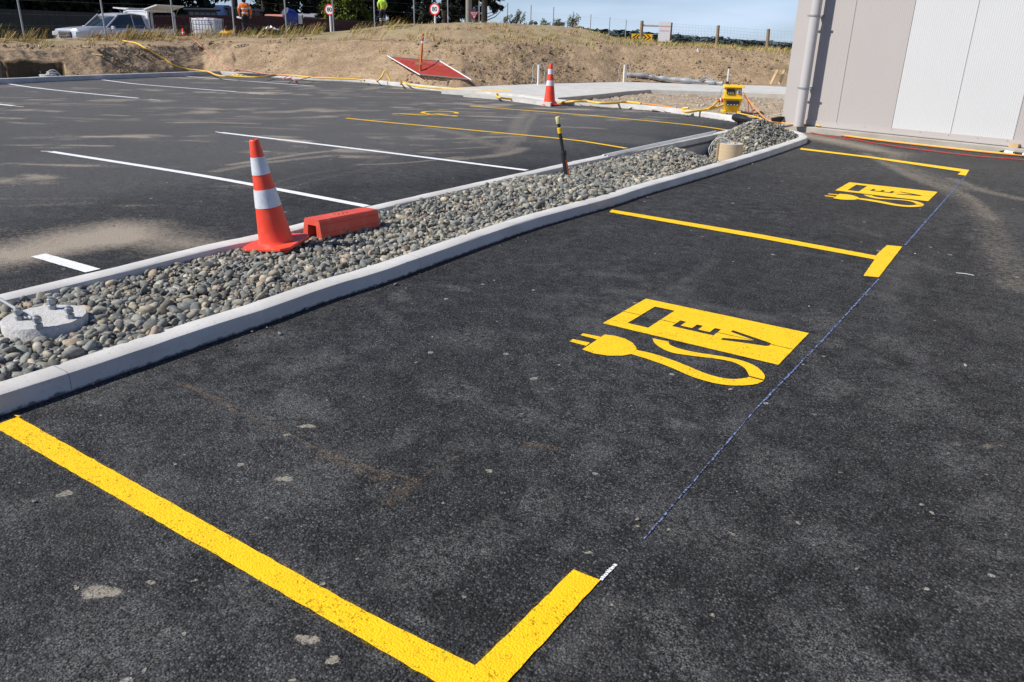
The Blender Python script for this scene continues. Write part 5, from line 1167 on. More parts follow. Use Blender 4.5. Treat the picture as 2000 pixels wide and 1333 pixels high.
# ---------------- fences
def corr_fence(name, label, pts, ztop, zbot, mat, pitch_=.19, depth=.035, capm=None):
    o3 = pts[0]; t = thing(name, label, 'fence', (o3[0], o3[1], zbot))
    mb = MB()
    for (ax, ay), (bx, by), zt0, zt1 in zip(pts[:-1], pts[1:], ztop[:-1], ztop[1:]):
        L = math.hypot(bx-ax, by-ay); ux, uy = (bx-ax)/L, (by-ay)/L; n = int(L/pitch_*4); rings = []
        for k in range(n+1):
            s_ = L*k/n; ph = k % 4; d_ = depth if ph in (1, 2) else 0; x, y = ax+ux*s_+uy*d_, ay+uy*s_-ux*d_; zt = zt0+(zt1-zt0)*k/n
            rings.append([(x-o3[0], y-o3[1], 0), (x-o3[0], y-o3[1], zt-zbot), (x-uy*.012-o3[0], y+ux*.012-o3[1], zt-zbot), (x-uy*.012-o3[0], y+ux*.012-o3[1], 0)])
        mb.loft(rings)
    mb.build('sheeting', mat, t)
    mb = MB()
    for i in range(len(pts)-1):
        (ax, ay), (bx, by) = pts[i], pts[i+1]; m = max(1, int(math.hypot(bx-ax, by-ay)/2.4))
        for k in range(m+1): f = k/m; mb.box((ax+(bx-ax)*f-o3[0]-.05, ay+(by-ay)*f-o3[1]+.1, (ztop[i]-zbot)/2), (.09, .09, ztop[i]-zbot-.05))
    mb.build('fence_frame', wood, t); return t
def fl(L, D):  # pixels -> plan + top heights
    q = [at(x, y, d) for (x, y), d in zip(L, D)]; return [(p.x, p.y) for p in q], [p.z for p in q]
GRF = MS('dark_green_sheeting', (.024, .031, .028), .6, .2, 3); MRF = MS('maroon_sheeting', (.042, .011, .012), .6, .2, 3)
p_, z_ = fl([(-260, 12), (-60, 15), (60, 20), (180, 25), (262, 29)], [46, 47, 48, 49, 50]); corr_fence('sheet_fence', 'dark grey green corrugated fence behind the silver ute', p_, z_, .4, GRF, .26)
p_, z_ = fl([(264, 29.5), (380, 29.5), (520, 31), (655, 38), (742, 43), (860, 50)], [50.5, 51, 52, 54, 56, 60]); corr_fence('sheet_fence', 'dark maroon sheet fence behind the workman in orange', p_, z_, .4, MRF, .26)
# ---------------- sheds and roofs beyond the fence
def shed(name, label, cat, px0, px1, pyt, D, depth, wallm, roofm, ridge=.5, zb_=.4, pitch_y=None):
    a_ = at(px0, pyt, D); b_ = at(px1, pyt if pitch_y is None else pitch_y, D); t = thing(name, label, cat, (a_.x, a_.y, zb_), math.atan2(b_.y-a_.y, b_.x-a_.x)); L = math.hypot(b_.x-a_.x, b_.y-a_.y); h0 = a_.z-zb_-ridge; h1 = b_.z-zb_-ridge
    mb = MB(); mb.add([(0, 0, 0), (L, 0, 0), (L, depth, 0), (0, depth, 0), (0, 0, h0), (L, 0, h1), (L, depth, h1), (0, depth, h0)], [(0, 1, 5, 4), (1, 2, 6, 5), (2, 3, 7, 6), (3, 0, 4, 7)]); mb.build('wall', wallm, t)
    mb = MB(); e = .25; mb.add([(-e, -e, h0), (L+e, -e, h1), (L+e, depth/2, h1+ridge), (-e, depth/2, h0+ridge), (L+e, depth+e, h1), (-e, depth+e, h0), (-e, -e, h0-.06), (L+e, -e, h1-.06), (L+e, depth+e, h1-.06), (-e, depth+e, h0-.06)], [(0, 1, 2, 3), (3, 2, 4, 5), (6, 7, 1, 0), (8, 9, 5, 4), (0, 3, 5, 9, 6), (1, 7, 8, 4, 2)]); mb.build('roof', roofm, t); return t, L, h0
ORR = MS('salmon_roof', (.55, .20, .13), .7, .25, 3, dirt=(.6, (.6, .5, .45))); GYR = MS('grey_roof', (.28, .28, .30), .6, .15, 3); DKS = MS('dark_shed', (.035, .04, .05), .5); PWL = MS('pale_wall', (.45, .45, .43), .7)
shed('low_shed', 'low shed with a weathered salmon roof right of the orange workman', 'shed', 524, 563, 27.5, 58, 3, PWL, ORR, .35)
shed('low_shed', 'low salmon roofed shed between mixer and speed sign', 'shed', 600, 652, 32, 60, 3, DKS, ORR, .35, pitch_y=36)
shed('grey_shed', 'grey roof showing above the salmon shed', 'shed', 590, 618, 25.5, 66, 4, DKS, GYR, .5)
t, L, h0 = shed('garden_shed', 'grey netting covered shade house behind the maroon fence', 'shade house', 444, 508, 9.5, 60, 5, MS('shade_cloth', (.13, .125, .115), .9, .3, 1.5), MS('shade_cloth_top', (.20, .19, .18), .9, .3, 1.5), .15, pitch_y=16)
mb = MB()
for k in range(6): mb.box((L*k/5, -.03, h0/2), (.07, .04, h0))
mb.build('frame_post', MS('dark_frame', (.05, .04, .035), .8), t)
shed('white_marquee', 'white pointed marquee roof left of the shade house', 'marquee', 421, 441, 9, 62, 3, MS('pale_panel', (.30, .31, .32), .6), MS('marquee_white', (.80, .84, .84), .6), .7)
t, L, h0 = shed('site_cabin', 'dark cabin with a row of windows behind the white tank', 'cabin', 366, 422, 15.5, 57, 2.4, DKS, DKS, .1)
for k in range(5):
    mb = MB(); mb.box((L*(.12+.19*k), -.02, h0-.42), (L*.15, .03, .55)); mb.build('window', MS('cabin_glass', (.10, .13, .16), .15, .2, 2), t)
# ---------------- trees
def tints(n, lo=.65, hi=1.35): return np.repeat(NR.uniform(lo, hi, (n, 1)), 3, 1)
CON = leaf_mat('conifer_foliage', (.020, .030, .016), .35, .35); OPN = leaf_mat('pine_foliage', (.026, .036, .026), .35, .4); HDG = leaf_mat('hedge_foliage', (.085, .115, .018), .3, .5)
BARK = MS('pine_bark', (.055, .043, .035), .95, .35, 2.5, .6, 12)
def leafcloud(C, Rr, n, size, squash=(1, 1, 1), droop=.2):
    """C (k,3) clump centres, Rr radii: n little leaf blades spread on and in each clump"""
    k = len(C); c = np.repeat(C, n, 0); r_ = np.repeat(Rr, n)[:, None]
    d = NR.randn(k*n, 3); d /= np.linalg.norm(d, axis=1, keepdims=True); p = c+d*r_*(NR.rand(k*n, 1)**.35)*np.array(squash)
    a = NR.randn(k*n, 3); a /= np.linalg.norm(a, axis=1, keepdims=True); b = np.cross(a, d+.3*NR.randn(k*n, 3)); b /= np.linalg.norm(b, axis=1, keepdims=True)+1e-6
    s_ = size*NR.uniform(.55, 1.4, (k*n, 1)); V = np.stack([p-a*s_*.5, p+b*s_*.28+a*s_*.05, p+a*s_*.6-np.array([0, 0, droop])*s_, p-b*s_*.28+a*s_*.05], 1).reshape(-1, 3)
    F = (np.arange(k*n)[:, None]*4+np.arange(4)[None])
    return V, F
def crown_tint(k, n, lo=.6, hi=1.4): return np.repeat(np.repeat(NR.uniform(lo, hi, (k, 1)), n*4, 0)*1.0, 3, 1)
def conifer(px, D, H, rad, label, zskirt=.3, ncl=150, group='dark trees behind the yard', dens=1., name='conifer_tree', mat=None):
    p = at(px, 60, D); t = thing(name, label, 'tree', (p.x, p.y, .2), group=group)
    mb = MB(); lean = rnd.uniform(-.2, .2); mb.tube([(0, 0, -.5), (lean*.3, 0, H*.35), (lean, 0, H*.7), (lean, 0, H*.95)], [.32, .25, .14, .04], 9)
    C = []; Q = []
    for k in range(ncl):
        h = zskirt+(H-zskirt)*rnd.random()**1.25; rr_ = rad*(1-h/H)**.55*rnd.uniform(.45, 1.)+.1; a = rnd.uniform(0, 6.28); C.append((rr_*math.cos(a)+lean*h/H, rr_*math.sin(a), h)); Q.append(rnd.uniform(.45, 1.05))
        if k % 9 == 0: mb.tube([(lean*h/H*.9, 0, max(.2, h-.5)), (rr_*math.cos(a)*.9, rr_*math.sin(a)*.9, h)], [.07, .02], 5)
    mb.build('trunk', BARK, t, smooth=True)
    n = int(60*dens); V, F = leafcloud(np.array(C), np.array(Q), n, .42); o = npmesh('crown', V, F, mat or CON, False, crown_tint(len(C), n), 'tint', t); return t
lf = ['dark conifer at the far left edge', 'dark conifer left of the silver ute', 'dark conifer straight behind the ute bonnet', 'dark conifer behind the ute roof', 'dark conifer behind the raised ute canopy', 'dark conifer right of the ute canopy']
for (px, D, H, rad), lb in zip([(-70, 66, 11, 3.6), (25, 62, 12, 3.4), (105, 64, 12, 3.6), (180, 62, 13, 3.4), (258, 65, 12, 3.6), (330, 63, 13, 3.2)], lf):
    conifer(px, D, H, rad, lb, .2, 210)
conifer(575, 76, 13, 3.4, 'dark conifer above the concrete mixer', .8, 150); conifer(665, 84, 14, 3.6, 'dark conifer behind the green hedge', .5, 150); conifer(745, 80, 13, 3.4, 'dark conifer behind the yellow vest worker', .4, 170); conifer(800, 82, 13, 2.6, 'dark conifer right of the yellow vest worker', .4, 130)
conifer(-200, 60, 12, 4, 'dark conifer outside the left edge', .2, 120)
# broken, see-through tree behind the sheds
def loose(px, D, H, rad, label, ncl, base, bare=0, spread=1., sz=.34, nl=34):
    p = at(px, 60, D); t = thing('pine_tree', label, 'tree', (p.x, p.y, .2), group='open dark pines against the sky')
    mb = MB(); C = []; Q = []; b0 = rnd.uniform(-.3, .3)
    tp = [(0, 0, -.5), (b0*.3, 0, H*.3), (b0, 0, H*.65), (b0*1.3, 0, H)]; mb.tube(tp, [.30, .25, .17, .05], 9)
    for k in range(ncl):
        h = rnd.uniform(base, H); a = rnd.uniform(0, 6.28); rr_ = rad*rnd.uniform(.3, 1.)*(1.1-.6*h/H); x, y = rr_*math.cos(a), rr_*math.sin(a); zz_ = h+rr_*rnd.uniform(-.12, .3)
        mb.tube(smoothline([(b0*h/H, 0, h-.1*rr_), (x*.5, y*.5, h+.02), (x, y, zz_)], .5), [.055]+[.035]*50 if False else .032, 5)
        for q in range(3): f = rnd.uniform(.5, 1.05); C.append((x*f, y*f, h+(zz_-h)*f+rnd.uniform(-.2, .2))); Q.append(rnd.uniform(.25, .55))
    for k in range(bare):
        h = rnd.uniform(.8, H*.6); a = rnd.uniform(-.6, .6)+math.atan2(vr.y, vr.x); ll = rnd.uniform(1., 2.3); mb.tube([(0, 0, h), (ll*.5*math.cos(a), ll*.5*math.sin(a), h+ll*.2), (ll*math.cos(a), ll*math.sin(a), h+ll*.65)], [.05, .035, .015], 4)
    mb.build('trunk', BARK, t, smooth=True); V, F = leafcloud(np.array(C), np.array(Q), nl, sz, (1, 1, .6)); npmesh('crown', V, F, OPN, False, crown_tint(len(C), nl), 'tint', t); return t
loose(402, 70, 12, 3.2, 'open dark tree between the ute canopy and the marquee', 34, 3.4); loose(462, 72, 12, 3.3, 'open dark tree above the orange workman', 36, 3.6); loose(520, 74, 12, 3.4, 'open dark tree right above the shade house', 38, 3.3); loose(555, 70, 12, 2.8, 'open dark tree left of the mixer', 36, 2.6)
loose(838, 76, 14, 2.6, 'open dark pine just left of the lone speed sign', 44, 1.6, nl=50); loose(868, 74, 14, 2.4, 'open dark pine right of the lone speed sign', 44, 1.4, nl=50); loose(893, 76, 14, 2.3, 'open dark pine left of the utility pole', 40, 2.2, nl=46); loose(912, 78, 14, 2.2, 'open dark pine directly behind the utility pole', 34, 2.4, nl=46); loose(929, 74, 14, 2.0, 'open dark pine behind the give way sign', 30, 2.4, nl=46)
loose(946, 72, 14, 2.3, 'last dark pine at the right with bare raking limbs', 26, 2.6, 16, nl=40)
# hedge
p = at(672, 45, 62); hd = thing('garden_hedge', 'tall sunlit green hedge left of the yellow vest worker', 'hedge', (p.x, p.y, .3))
mb = MB(); mb.tube([(0, 0, -.3), (0, 0, 3.5)], [.2, .08], 8); mb.build('trunk', BARK, hd)
C = []; Q = []
for k in range(230):
    a = rnd.uniform(0, 6.28); h = rnd.uniform(.3, 4.6); rr_ = 1.0+.35*math.sin(h*1.2); x_ = math.cos(a)*rr_*1.65; y_ = math.sin(a)*rr_; q = vr*x_+vf*y_; C.append((q.x, q.y, h)); Q.append(rnd.uniform(.3, .5))
V, F = leafcloud(np.array(C), np.array(Q), 60, .2); npmesh('crown', V, F, HDG, False, crown_tint(len(C), 60, .75, 1.25), 'tint', hd)
# skyline shrubs
SHR = leaf_mat('shrub_leaves', (.20, .23, .17), .3, 1.); 
def shrub(px, py, D, h_, w_, n, label):
    p = at(px, py, D); t = thing('wild_shrub', label, 'shrub', (p.x, p.y, p.z-.1), group='shrubs on the skyline of the mound'); mb = MB(); C = []; Q = []
    for k in range(n):
        a = rnd.uniform(-1, 1)*w_*.5; tp = Vector((0, 0, 0))+vr*(a+.25*h_)+vf*rnd.uniform(-.2, .2)+Vector((0, 0, h_*rnd.uniform(.55, 1.)*(1-abs(a)/w_*.5)))
        st_ = vr*a*.6; L_ = [st_, st_.lerp(tp, .5)+Vector((0, 0, .1*h_)), tp]; mb.tube(L_, .012, 4)
        for f in np.linspace(.3, 1.05, 8): C.append(tuple(st_.lerp(tp, f)+Vector((0, 0, .1*h_*(1-abs(2*f-1)))))); Q.append(.09)
    mb.build('stems', MS('shrub_stem', (.14, .12, .08), .9), t); V, F = leafcloud(np.array(C), np.array(Q), 5, .075, droop=.3); npmesh('leaves', V, F, SHR, False, crown_tint(len(C), 5, .7, 1.3), 'tint', t)
for a_ in [(989, 48, 40, .62, .5, 8, 'tall wispy shrub at the left on the mound skyline'), (1007, 48, 40, .8, .55, 10, 'tallest bushy shrub leaning right on the mound skyline'), (1030, 50, 40, .38, .4, 5, 'small low shrub next to the tallest one'), (1050, 50, 40, .45, .5, 7, 'mid sized shrub in the middle of the mound skyline'), (1064, 52, 40, .5, .4, 6, 'upright shrub right of the middle one'), (1082, 53, 40, .55, .4, 8, 'dense shrub near the right part of the mound'), (1094, 54, 40, .5, .35, 6, 'thin shrub beside the dense one'), (1112, 56, 39, .75, .5, 10, 'large shrub at the right shoulder of the mound'), (1128, 60, 39, .3, .5, 6, 'low shrub creeping down the mound shoulder'), (1142, 63, 39, .28, .4, 5, 'lowest small shrub at the mound shoulder')]: shrub(*a_)
# ---------------- grass tufts (uncountable)
GV = []; GF = []; GT = []
def tuft(P, n, h_, lean, w_=.010, tint=(1, 1, 1)):
    for k in range(n):
        a = rnd.uniform(0, 6.28); r_ = rnd.uniform(0, .12); b = Vector((P[0]+r_*math.cos(a), P[1]+r_*math.sin(a), P[2]-.03)); hh = h_*rnd.uniform(.45, 1.15)
        ld = vr*(lean*rnd.uniform(.5, 1.4)*hh)+Vector((math.cos(a), math.sin(a), 0))*hh*.25; ws = Vector((math.sin(a*3), math.cos(a*3), 0))*w_; i0 = len(GV)
        m_ = b+ld*.3+Vector((0, 0, hh*.6)); tp = b+ld+Vector((0, 0, hh*(1-.35*min(1, lean))))
        GV.extend([b-ws, b+ws, m_+ws*.8, m_-ws*.8, tp+ws*.1, tp-ws*.1]); GF.extend([(i0, i0+1, i0+2, i0+3), (i0+3, i0+2, i0+4, i0+5)]); c = rnd.uniform(.7, 1.3); GT.extend([(c*tint[0], c*tint[1], c*tint[2])]*6)
def crest(px, k0=3): 
    y3 = np.interp(px, [c[0] for c in CT], [c[6] for c in CT]); d3 = np.interp(px, [c[0] for c in CT], [c[7] for c in CT]); return y3, d3
for k in range(1900):
    px = rnd.uniform(-40, 1560); a_ = az(px, 150); i = int(np.clip(np.searchsorted(AG, a_), 1, len(AG)-1)); d8 = np.array([np.interp(a_, Aa, DD[:, q]) for q in range(5)])
    u = rnd.random()
    if px < 800:
        D = d8[3]+rnd.uniform(-1.8, 1.2) if u < .8 else rnd.uniform(d8[2]-1, d8[3]); h_ = rnd.uniform(.3, .85) if rnd.random() < .4 else rnd.uniform(.08, .26); ln = 1.5; nb = rnd.randint(5, 15)
    else:
        D = rnd.uniform(d8[2]-.3, d8[3]+.6); h_ = rnd.uniform(.08, .24); ln = .5; nb = rnd.randint(5, 12)
    x, y = -math.sin(a_)*D, math.cos(a_)*D
    if fbm(np.array([x*.6]), np.array([y*.6]), 2)[0] < .40: continue
    dry = rnd.random(); tuft((x, y, tz(x, y)), nb, h_, ln, .009 if px > 800 else .0065, (1.12, 1.02, .85) if dry < .68 else (.72, .92, .52))
for k in range(160):   # straggling plants on the slope itself
    px = rnd.uniform(560, 1540); a_ = az(px, 150); d8 = [np.interp(a_, Aa, DD[:, q]) for q in range(3)]; D = rnd.uniform(d8[0]+(d8[1]-d8[0])*.5, d8[2]); x, y = -math.sin(a_)*D, math.cos(a_)*D; tuft((x, y, tz(x, y)), rnd.randint(3, 8), rnd.uniform(.08, .28), .3, .008, (.9, 1.05, .6))
GR = leaf_mat('dry_grass', (.40, .32, .17), .25, 1.2)
me = npmesh('grass', [tuple(v) for v in GV], GF, GR, False, np.array(GT)); tag(me, 'dry straw and green grass along the top of the bank', 'grass', kind='stuff')
# loose clods and stones on the bank
cx_, cy_, cz_, cs_ = [], [], [], []
for k in range(7500):
    px = rnd.uniform(-30, 1560); a_ = az(px, 150); d8 = [np.interp(a_, Aa, DD[:, q]) for q in range(4)]
    D = d8[0]+(d8[2]-d8[0])*rnd.random()**1.3+.08; x, y = -math.sin(a_)*D, math.cos(a_)*D
    if fbm(np.array([x*.5+3]), np.array([y*.5]), 2)[0] < (.42 if (px < 470 or px > 760) else .55): continue
    cx_.append(x); cy_.append(y); cz_.append(tz(x, y)); cs_.append(rnd.uniform(.018, .06) if rnd.random() < .93 else rnd.uniform(.06, .15))
def clods(name, X_, Y_, Z_, S2, mat, label):
    P = ICV[None]*(np.array(S2)[:, None, None]*.5)*NR.uniform(.6, 1.25, (len(S2), 1, 3))*(1+.28*(NR.rand(len(S2), len(ICV), 1)-.5)); P = P+np.stack([X_, Y_, Z_], -1)[:, None, :]
    F = (ICF[None]+np.arange(len(S2))[:, None, None]*len(ICV)).reshape(-1, 3); return tag(npmesh(name, P.reshape(-1, 3), F, mat), label, 'clods', kind='stuff')
CLD = simple('dry_clods', (.25, .18, .11), .95, .35, .9); clods('earth_clods', cx_, cy_, cz_, cs_, CLD, 'crumbled earth clods over the bank')
sx_, sy_, sz_, ss_ = [], [], [], []
for k in range(1500):
    x, y = rnd.uniform(-13, 0), rnd.uniform(15.5, 27)
    if not inpoly(np.array([x]), np.array([y]), strip_poly)[0]: continue
    sx_.append(x); sy_.append(y); sz_.append(.02); ss_.append(rnd.uniform(.02, .09))
clods('gravel_chips', sx_, sy_, sz_, ss_, simple('grey_chips', (.36, .32, .26), .9, .3, .9), 'stones and chips on the bare strip before the footpath')
# ================================================================== UTE
def ute(px, py_roof, D):
    b = at(px, 60, D); vd = Vector((b.x, b.y, 0)).normalized(); lt = Vector((-vd.y, vd.x, 0)); fwd = (lt*.80-vd*.60).normalized()
    t = thing('parked_ute', 'silver double cab ute with its rear canopy doors raised', 'ute', (b.x, b.y, GZ), math.atan2(fwd.y, fwd.x))
    SIL = simple('silver_paint', (.50, .52, .56), .28, .04, 2, metal=.35, spec=.6); GL = simple('car_glass', (.02, .03, .035), .08, .2, 1, spec=.8); TR = MS('black_trim', (.02, .02, .022), .5)
    # body stations along x (front = +): x, half width, z sill, z shoulder, z top of the bonnet line
    def sect(x, hw, z0, zs, zt, k=.86): return [(x, -hw*.94, z0), (x, -hw, (z0+zs)/2), (x, -hw*.985, zs), (x, -hw*k, zt), (x, -hw*.4, zt+.02), (x, hw*.4, zt+.02), (x, hw*k, zt), (x, hw*.985, zs), (x, hw, (z0+zs)/2), (x, hw*.94, z0)]
    st = [(2.62, .74, .50, .86, .98), (2.55, .86, .42, .96, 1.05), (2.35, .90, .38, .98, 1.07), (1.9, .92, .38, 1.02, 1.13), (1.35, .925, .38, 1.05, 1.17), (1.05, .925, .36, 1.07, 1.17), (.0, .925, .36, 1.08, 1.14), (-1.0, .925, .36, 1.10, 1.14), (-1.02, .925, .45, 1.10, 1.14), (-2.55, .925, .5, 1.12, 1.15), (-2.62, .88, .55, 1.10, 1.13)]
    mb = MB(); mb.loft([sect(*s_) for s_ in st]); mb.build('body', SIL, t, smooth=True)
    def cabs(x, hw, z0, z1, k): return [(x, -hw, z0), (x, -hw*k, z1-.05), (x, -hw*k*.85, z1), (x, hw*k*.85, z1), (x, hw*k, z1-.05), (x, hw, z0)]
    # glasshouse: dark inner shell then painted roof and pillars
    mb = MB(); mb.loft([cabs(1.12, .80, 1.10, 1.14, .99), cabs(.35, .83, 1.1, 1.71, .82), cabs(-.3, .84, 1.1, 1.77, .80), cabs(-.95, .84, 1.1, 1.72, .80), cabs(-1.1, .84, 1.1, 1.45, .86)]); mb.build('windows', GL, t, smooth=True)
    mb = MB(); mb.loft([[(x, -w_, z-.05), (x, -w_*.8, z), (x, w_*.8, z), (x, w_, z-.05), (x, w_*.9, z-.08), (x, -w_*.9, z-.08)] for x, w_, z in ((.42, .66, 1.70), (.30, .71, 1.76), (-.3, .70, 1.81), (-.9, .70, 1.78), (-1.05, .66, 1.72))]); mb.build('roof', SIL, t, smooth=True)
    for sy in (-1, 1):
        mb = MB(); mb.tube([(1.18, sy*.80, 1.10), (.36, sy*.71, 1.72)], .035, 6); mb.tube([(-.30, sy*.855, 1.10), (-.30, sy*.70, 1.74)], .03, 6); mb.loft([[(-.98, sy*.86, 1.1), (-.86, sy*.70, 1.74), (-1.08, sy*.70, 1.72), (-1.16, sy*.86, 1.1)], [(-.98, sy*.83, 1.1), (-.86, sy*.67, 1.74), (-1.08, sy*.67, 1.72), (-1.16, sy*.83, 1.1)]]); mb.tube([(1.1, sy*.87, 1.11), (-1.1, sy*.87, 1.13)], .02, 6); mb.build('pillars', SIL, t)
        mb = MB(); mb.box((2.53, sy*.72, .86), (.26, .32, .18), Matrix.Rotation(sy*-.35, 3, 'Z'), .9, .03); mb.build('headlight', simple('lamp_glass', (.55, .58, .6), .15, .1, 6), t)
        mb = MB(); mb.box((.95, sy*1.02, 1.14), (.12, .2, .16), None, .9, .03); mb.build('mirror', SIL, t)
        for xh in (.12, -.80): mb = MB(); mb.box((xh, sy*.945, .98), (.20, .03, .035)); mb.build('door_handle', TR, t)
        for xh in (1.0, -.33, -1.05): mb = MB(); mb.box((xh, sy*.928, .74), (.012, .01, .68)); mb.build('door_gap', TR, t)
        for xw in (1.72, -1.55):
            mb = MB(); mb.lathe([(.25, -.12), (.37, -.12), (.385, -.08), (.385, .08), (.37, .12), (.25, .12)], 28, (xw, sy*.80, .385), Matrix.Rotation(R(90), 3, 'X')); wh = mb.build('tyre', MS('tyre_rubber', (.02, .02, .02), .85), t, smooth=True)
            mb = MB(); mb.lathe([(.25, -.09), (.2, -.02), (.05, -.02), (0, -.02)], 20, (xw, sy*.86, .385), Matrix.Rotation(R(90*sy), 3, 'X')); mb.build('rim', galv, wh, smooth=True)
            mb = MB(); mb.lathe([(.40, -.02), (.45, -.02), (.45, .02), (.40, .02)], 24, (xw, sy*.92, .40), Matrix.Rotation(R(90), 3, 'X')); mb.build('wheel_arch', TR, t)
    mb = MB(); mb.box((2.63, 0, .82), (.06, .90, .26), None, .94, .03); g_ = mb.build('grille', TR, t)
    for z in (.77, .84, .91): mb = MB(); mb.box((2.665, 0, z), (.02, .74, .018)); mb.build('grille_bar', galv, g_)
    mb = MB(); mb.box((2.65, 0, .56), (.14, 1.5, .16), None, 1, .04); mb.build('bumper', SIL, t)
    # service canopy with raised gull wing doors
    WCN = MS('canopy_white', (.66, .67, .68), .4); mb = MB(); mb.box((-1.9, 0, 1.12), (1.55, 1.72, .06)); mb.box((-1.9, 0, 1.93), (1.55, 1.30, .06)); 
    for x in (-1.15, -2.65):
        for sy in (-1, 1): mb.box((x, sy*.80, 1.5), (.08, .08, .82)); mb.box((x, sy*.72, 1.90), (.08, .2, .05))
    mb.box((-1.16, 0, 1.5), (.03, 1.6, .78)); cn = mb.build('canopy_frame', WCN, t)
    for sy, an in ((1, 12), (-1, 4)):
        hz_ = Vector((0, sy*.62, 1.97)); ou = Vector((0, sy*math.cos(R(an)), math.sin(R(an)))); mb = MB(); p0, p1 = hz_, hz_+ou*.95; x0_, x1_ = -1.12, -2.7
        mb.add([(x0_, p0.y, p0.z), (x1_, p0.y, p0.z), (x1_, p1.y, p1.z), (x0_, p1.y, p1.z), (x0_, p0.y, p0.z+.05), (x1_, p0.y, p0.z+.05), (x1_, p1.y, p1.z+.05), (x0_, p1.y, p1.z+.05)], [(0, 1, 2, 3), (7, 6, 5, 4), (0, 4, 5, 1), (1, 5, 6, 2), (2, 6, 7, 3), (3, 7, 4, 0)]); mb.build('raised_door', WCN, cn)
        for x in (-1.2, -2.6): mb = MB(); mb.tube([(x, sy*.8, 1.55), (x, p0.y+(p1.y-p0.y)*.7, p0.z+(p1.z-p0.z)*.7)], .012, 5); mb.build('gas_strut', galv, cn)
    for sy in (-.5, .5): mb = MB(); mb.box((-1.9, sy, 2.02), (1.5, .05, .06)); mb.build('roof_rack', galv, cn)
    return t
GZ = .36
u_ = ute(229, 26, 43.5)
# white caged liquid tank
b = at(407, 69, 43); tk = thing('liquid_tank', 'white caged liquid tank standing on the bank top', 'liquid tank', (b.x, b.y, b.z-.34), math.atan2(b.y, b.x)-math.pi/2+R(-24))
mb = MB(); mb.box((0, 0, .62), (1.12, .94, .92), None, 1, .05); mb.lathe([(.11, 1.07), (.11, 1.12), (0, 1.12)], 14); mb.build('plastic_tank', MS('tank_white', (.78, .80, .82), .4, .04), tk, smooth=True)
mb = MB()
for z in (.18, .42, .66, .90, 1.08):
    for sy in (-1, 1): mb.tube([(-.59, sy*.50, z), (.59, sy*.50, z)], .008, 5); mb.tube([(sy*.59, -.5, z), (sy*.59, .5, z)], .008, 5)
for k in range(9): x = -.59+1.18*k/8; mb.tube([(x, -.505, .15), (x, -.505, 1.1)], .008, 5); mb.tube([(x, .505, .15), (x, .505, 1.1)], .011, 5)
for k in range(7): y = -.5+k/6; mb.tube([(-.595, y, .15), (-.595, y, 1.1)], .008, 5); mb.tube([(.595, y, .15), (.595, y, 1.1)], .011, 5)
for x in (-.3, .3): mb.tube([(x, -.5, 1.11), (x, .5, 1.11)], .013, 5)
mb.build('wire_cage', MS('cage_steel', (.30, .31, .33), .5), tk)
mb = MB(); mb.box((0, 0, .13), (1.2, 1.0, .03)); [mb.box((x, y, .06), (.12, .12, .12)) for x in (-.5, 0, .5) for y in (-.42, 0, .42)]; mb.build('pallet', wood, tk)
mb = MB(); mb.tube([(.30, -.53, 1.08), (.50, -.53, .45)], .018, 6); mb.build('strap', black_p, tk)
# small red cone marker
b = at(358, 66.5, 34.5); mk = thing('red_marker', 'tiny red and white marker cone near the white tank', 'marker', b); mb = MB(); mb.lathe([(.055, -.05), (.05, .0), (.035, .16), (.01, .2)], 14); mb.build('cone', RED.m, mk, smooth=True); mb = MB(); mb.lathe([(.05, .02), (.045, .07)], 14); mb.build('band', white_p, mk)
# concrete mixer
b = at(573, 68, 45); mxr = thing('concrete_mixer', 'blue drum concrete mixer standing behind the grass', 'concrete mixer', (b.x, b.y, b.z-.28), math.atan2(b.y, b.x)-math.pi/2); BLU = MS('mixer_blue', (.02, .05, .28), .35, .12, 5)
rt = Matrix.Rotation(R(-48), 3, 'Y') @ Matrix.Rotation(R(30), 3, 'X'); dc = (-.05, 0, 1.12)
mb = MB(); mb.lathe([(.225, .436), (0, .40)], 24, dc, rt); mb.build('drum_mouth', BLK, mxr)
mb = MB(); mb.lathe([(.0, -.42), (.16, -.42), (.36, -.18), (.37, .08), (.23, .42), (.24, .44), (.22, .44), (.34, .07), (.33, -.16), (.0, -.36)], 28, dc, rt); mb.build('drum', BLU, mxr, smooth=True)
mb = MB(); mb.box((.40, 0, 1.02), (.20, .32, .42), None, 1, .02); mb.build('motor_housing', MS('motor_white', (.6, .62, .62), .5), mxr); mb = MB(); mb.box((.52, .02, 1.02), (.08, .30, .42)); mb.build('motor_cover', BLK, mxr)
mb = MB(); mb.tube([(-.42, 0, .0), (-.18, 0, .75), (.3, 0, .85)], .03, 6); mb.tube([(.45, .25, .15), (.3, 0, .85)], .03, 6); mb.tube([(.45, -.25, .15), (.3, 0, .85)], .03, 6); mb.tube([(-.42, -.25, .02), (-.42, .25, .02)], .03, 6); mb.build('stand', MS('stand_dark', (.06, .07, .09), .5), mxr)
mb = MB(); mb.tube([(.50, -.3, .5), (.28, -.3, .08)], .022, 6); mb.build('handle', white_p, mxr)
for y in (-.27, .27): mb = MB(); mb.lathe([(.13, -.025), (.15, -.02), (.15, .02), (.13, .025)], 16, (.2, y, .14), Matrix.Rotation(R(90), 3, 'X')); mb.build('wheel', BLK, mxr)
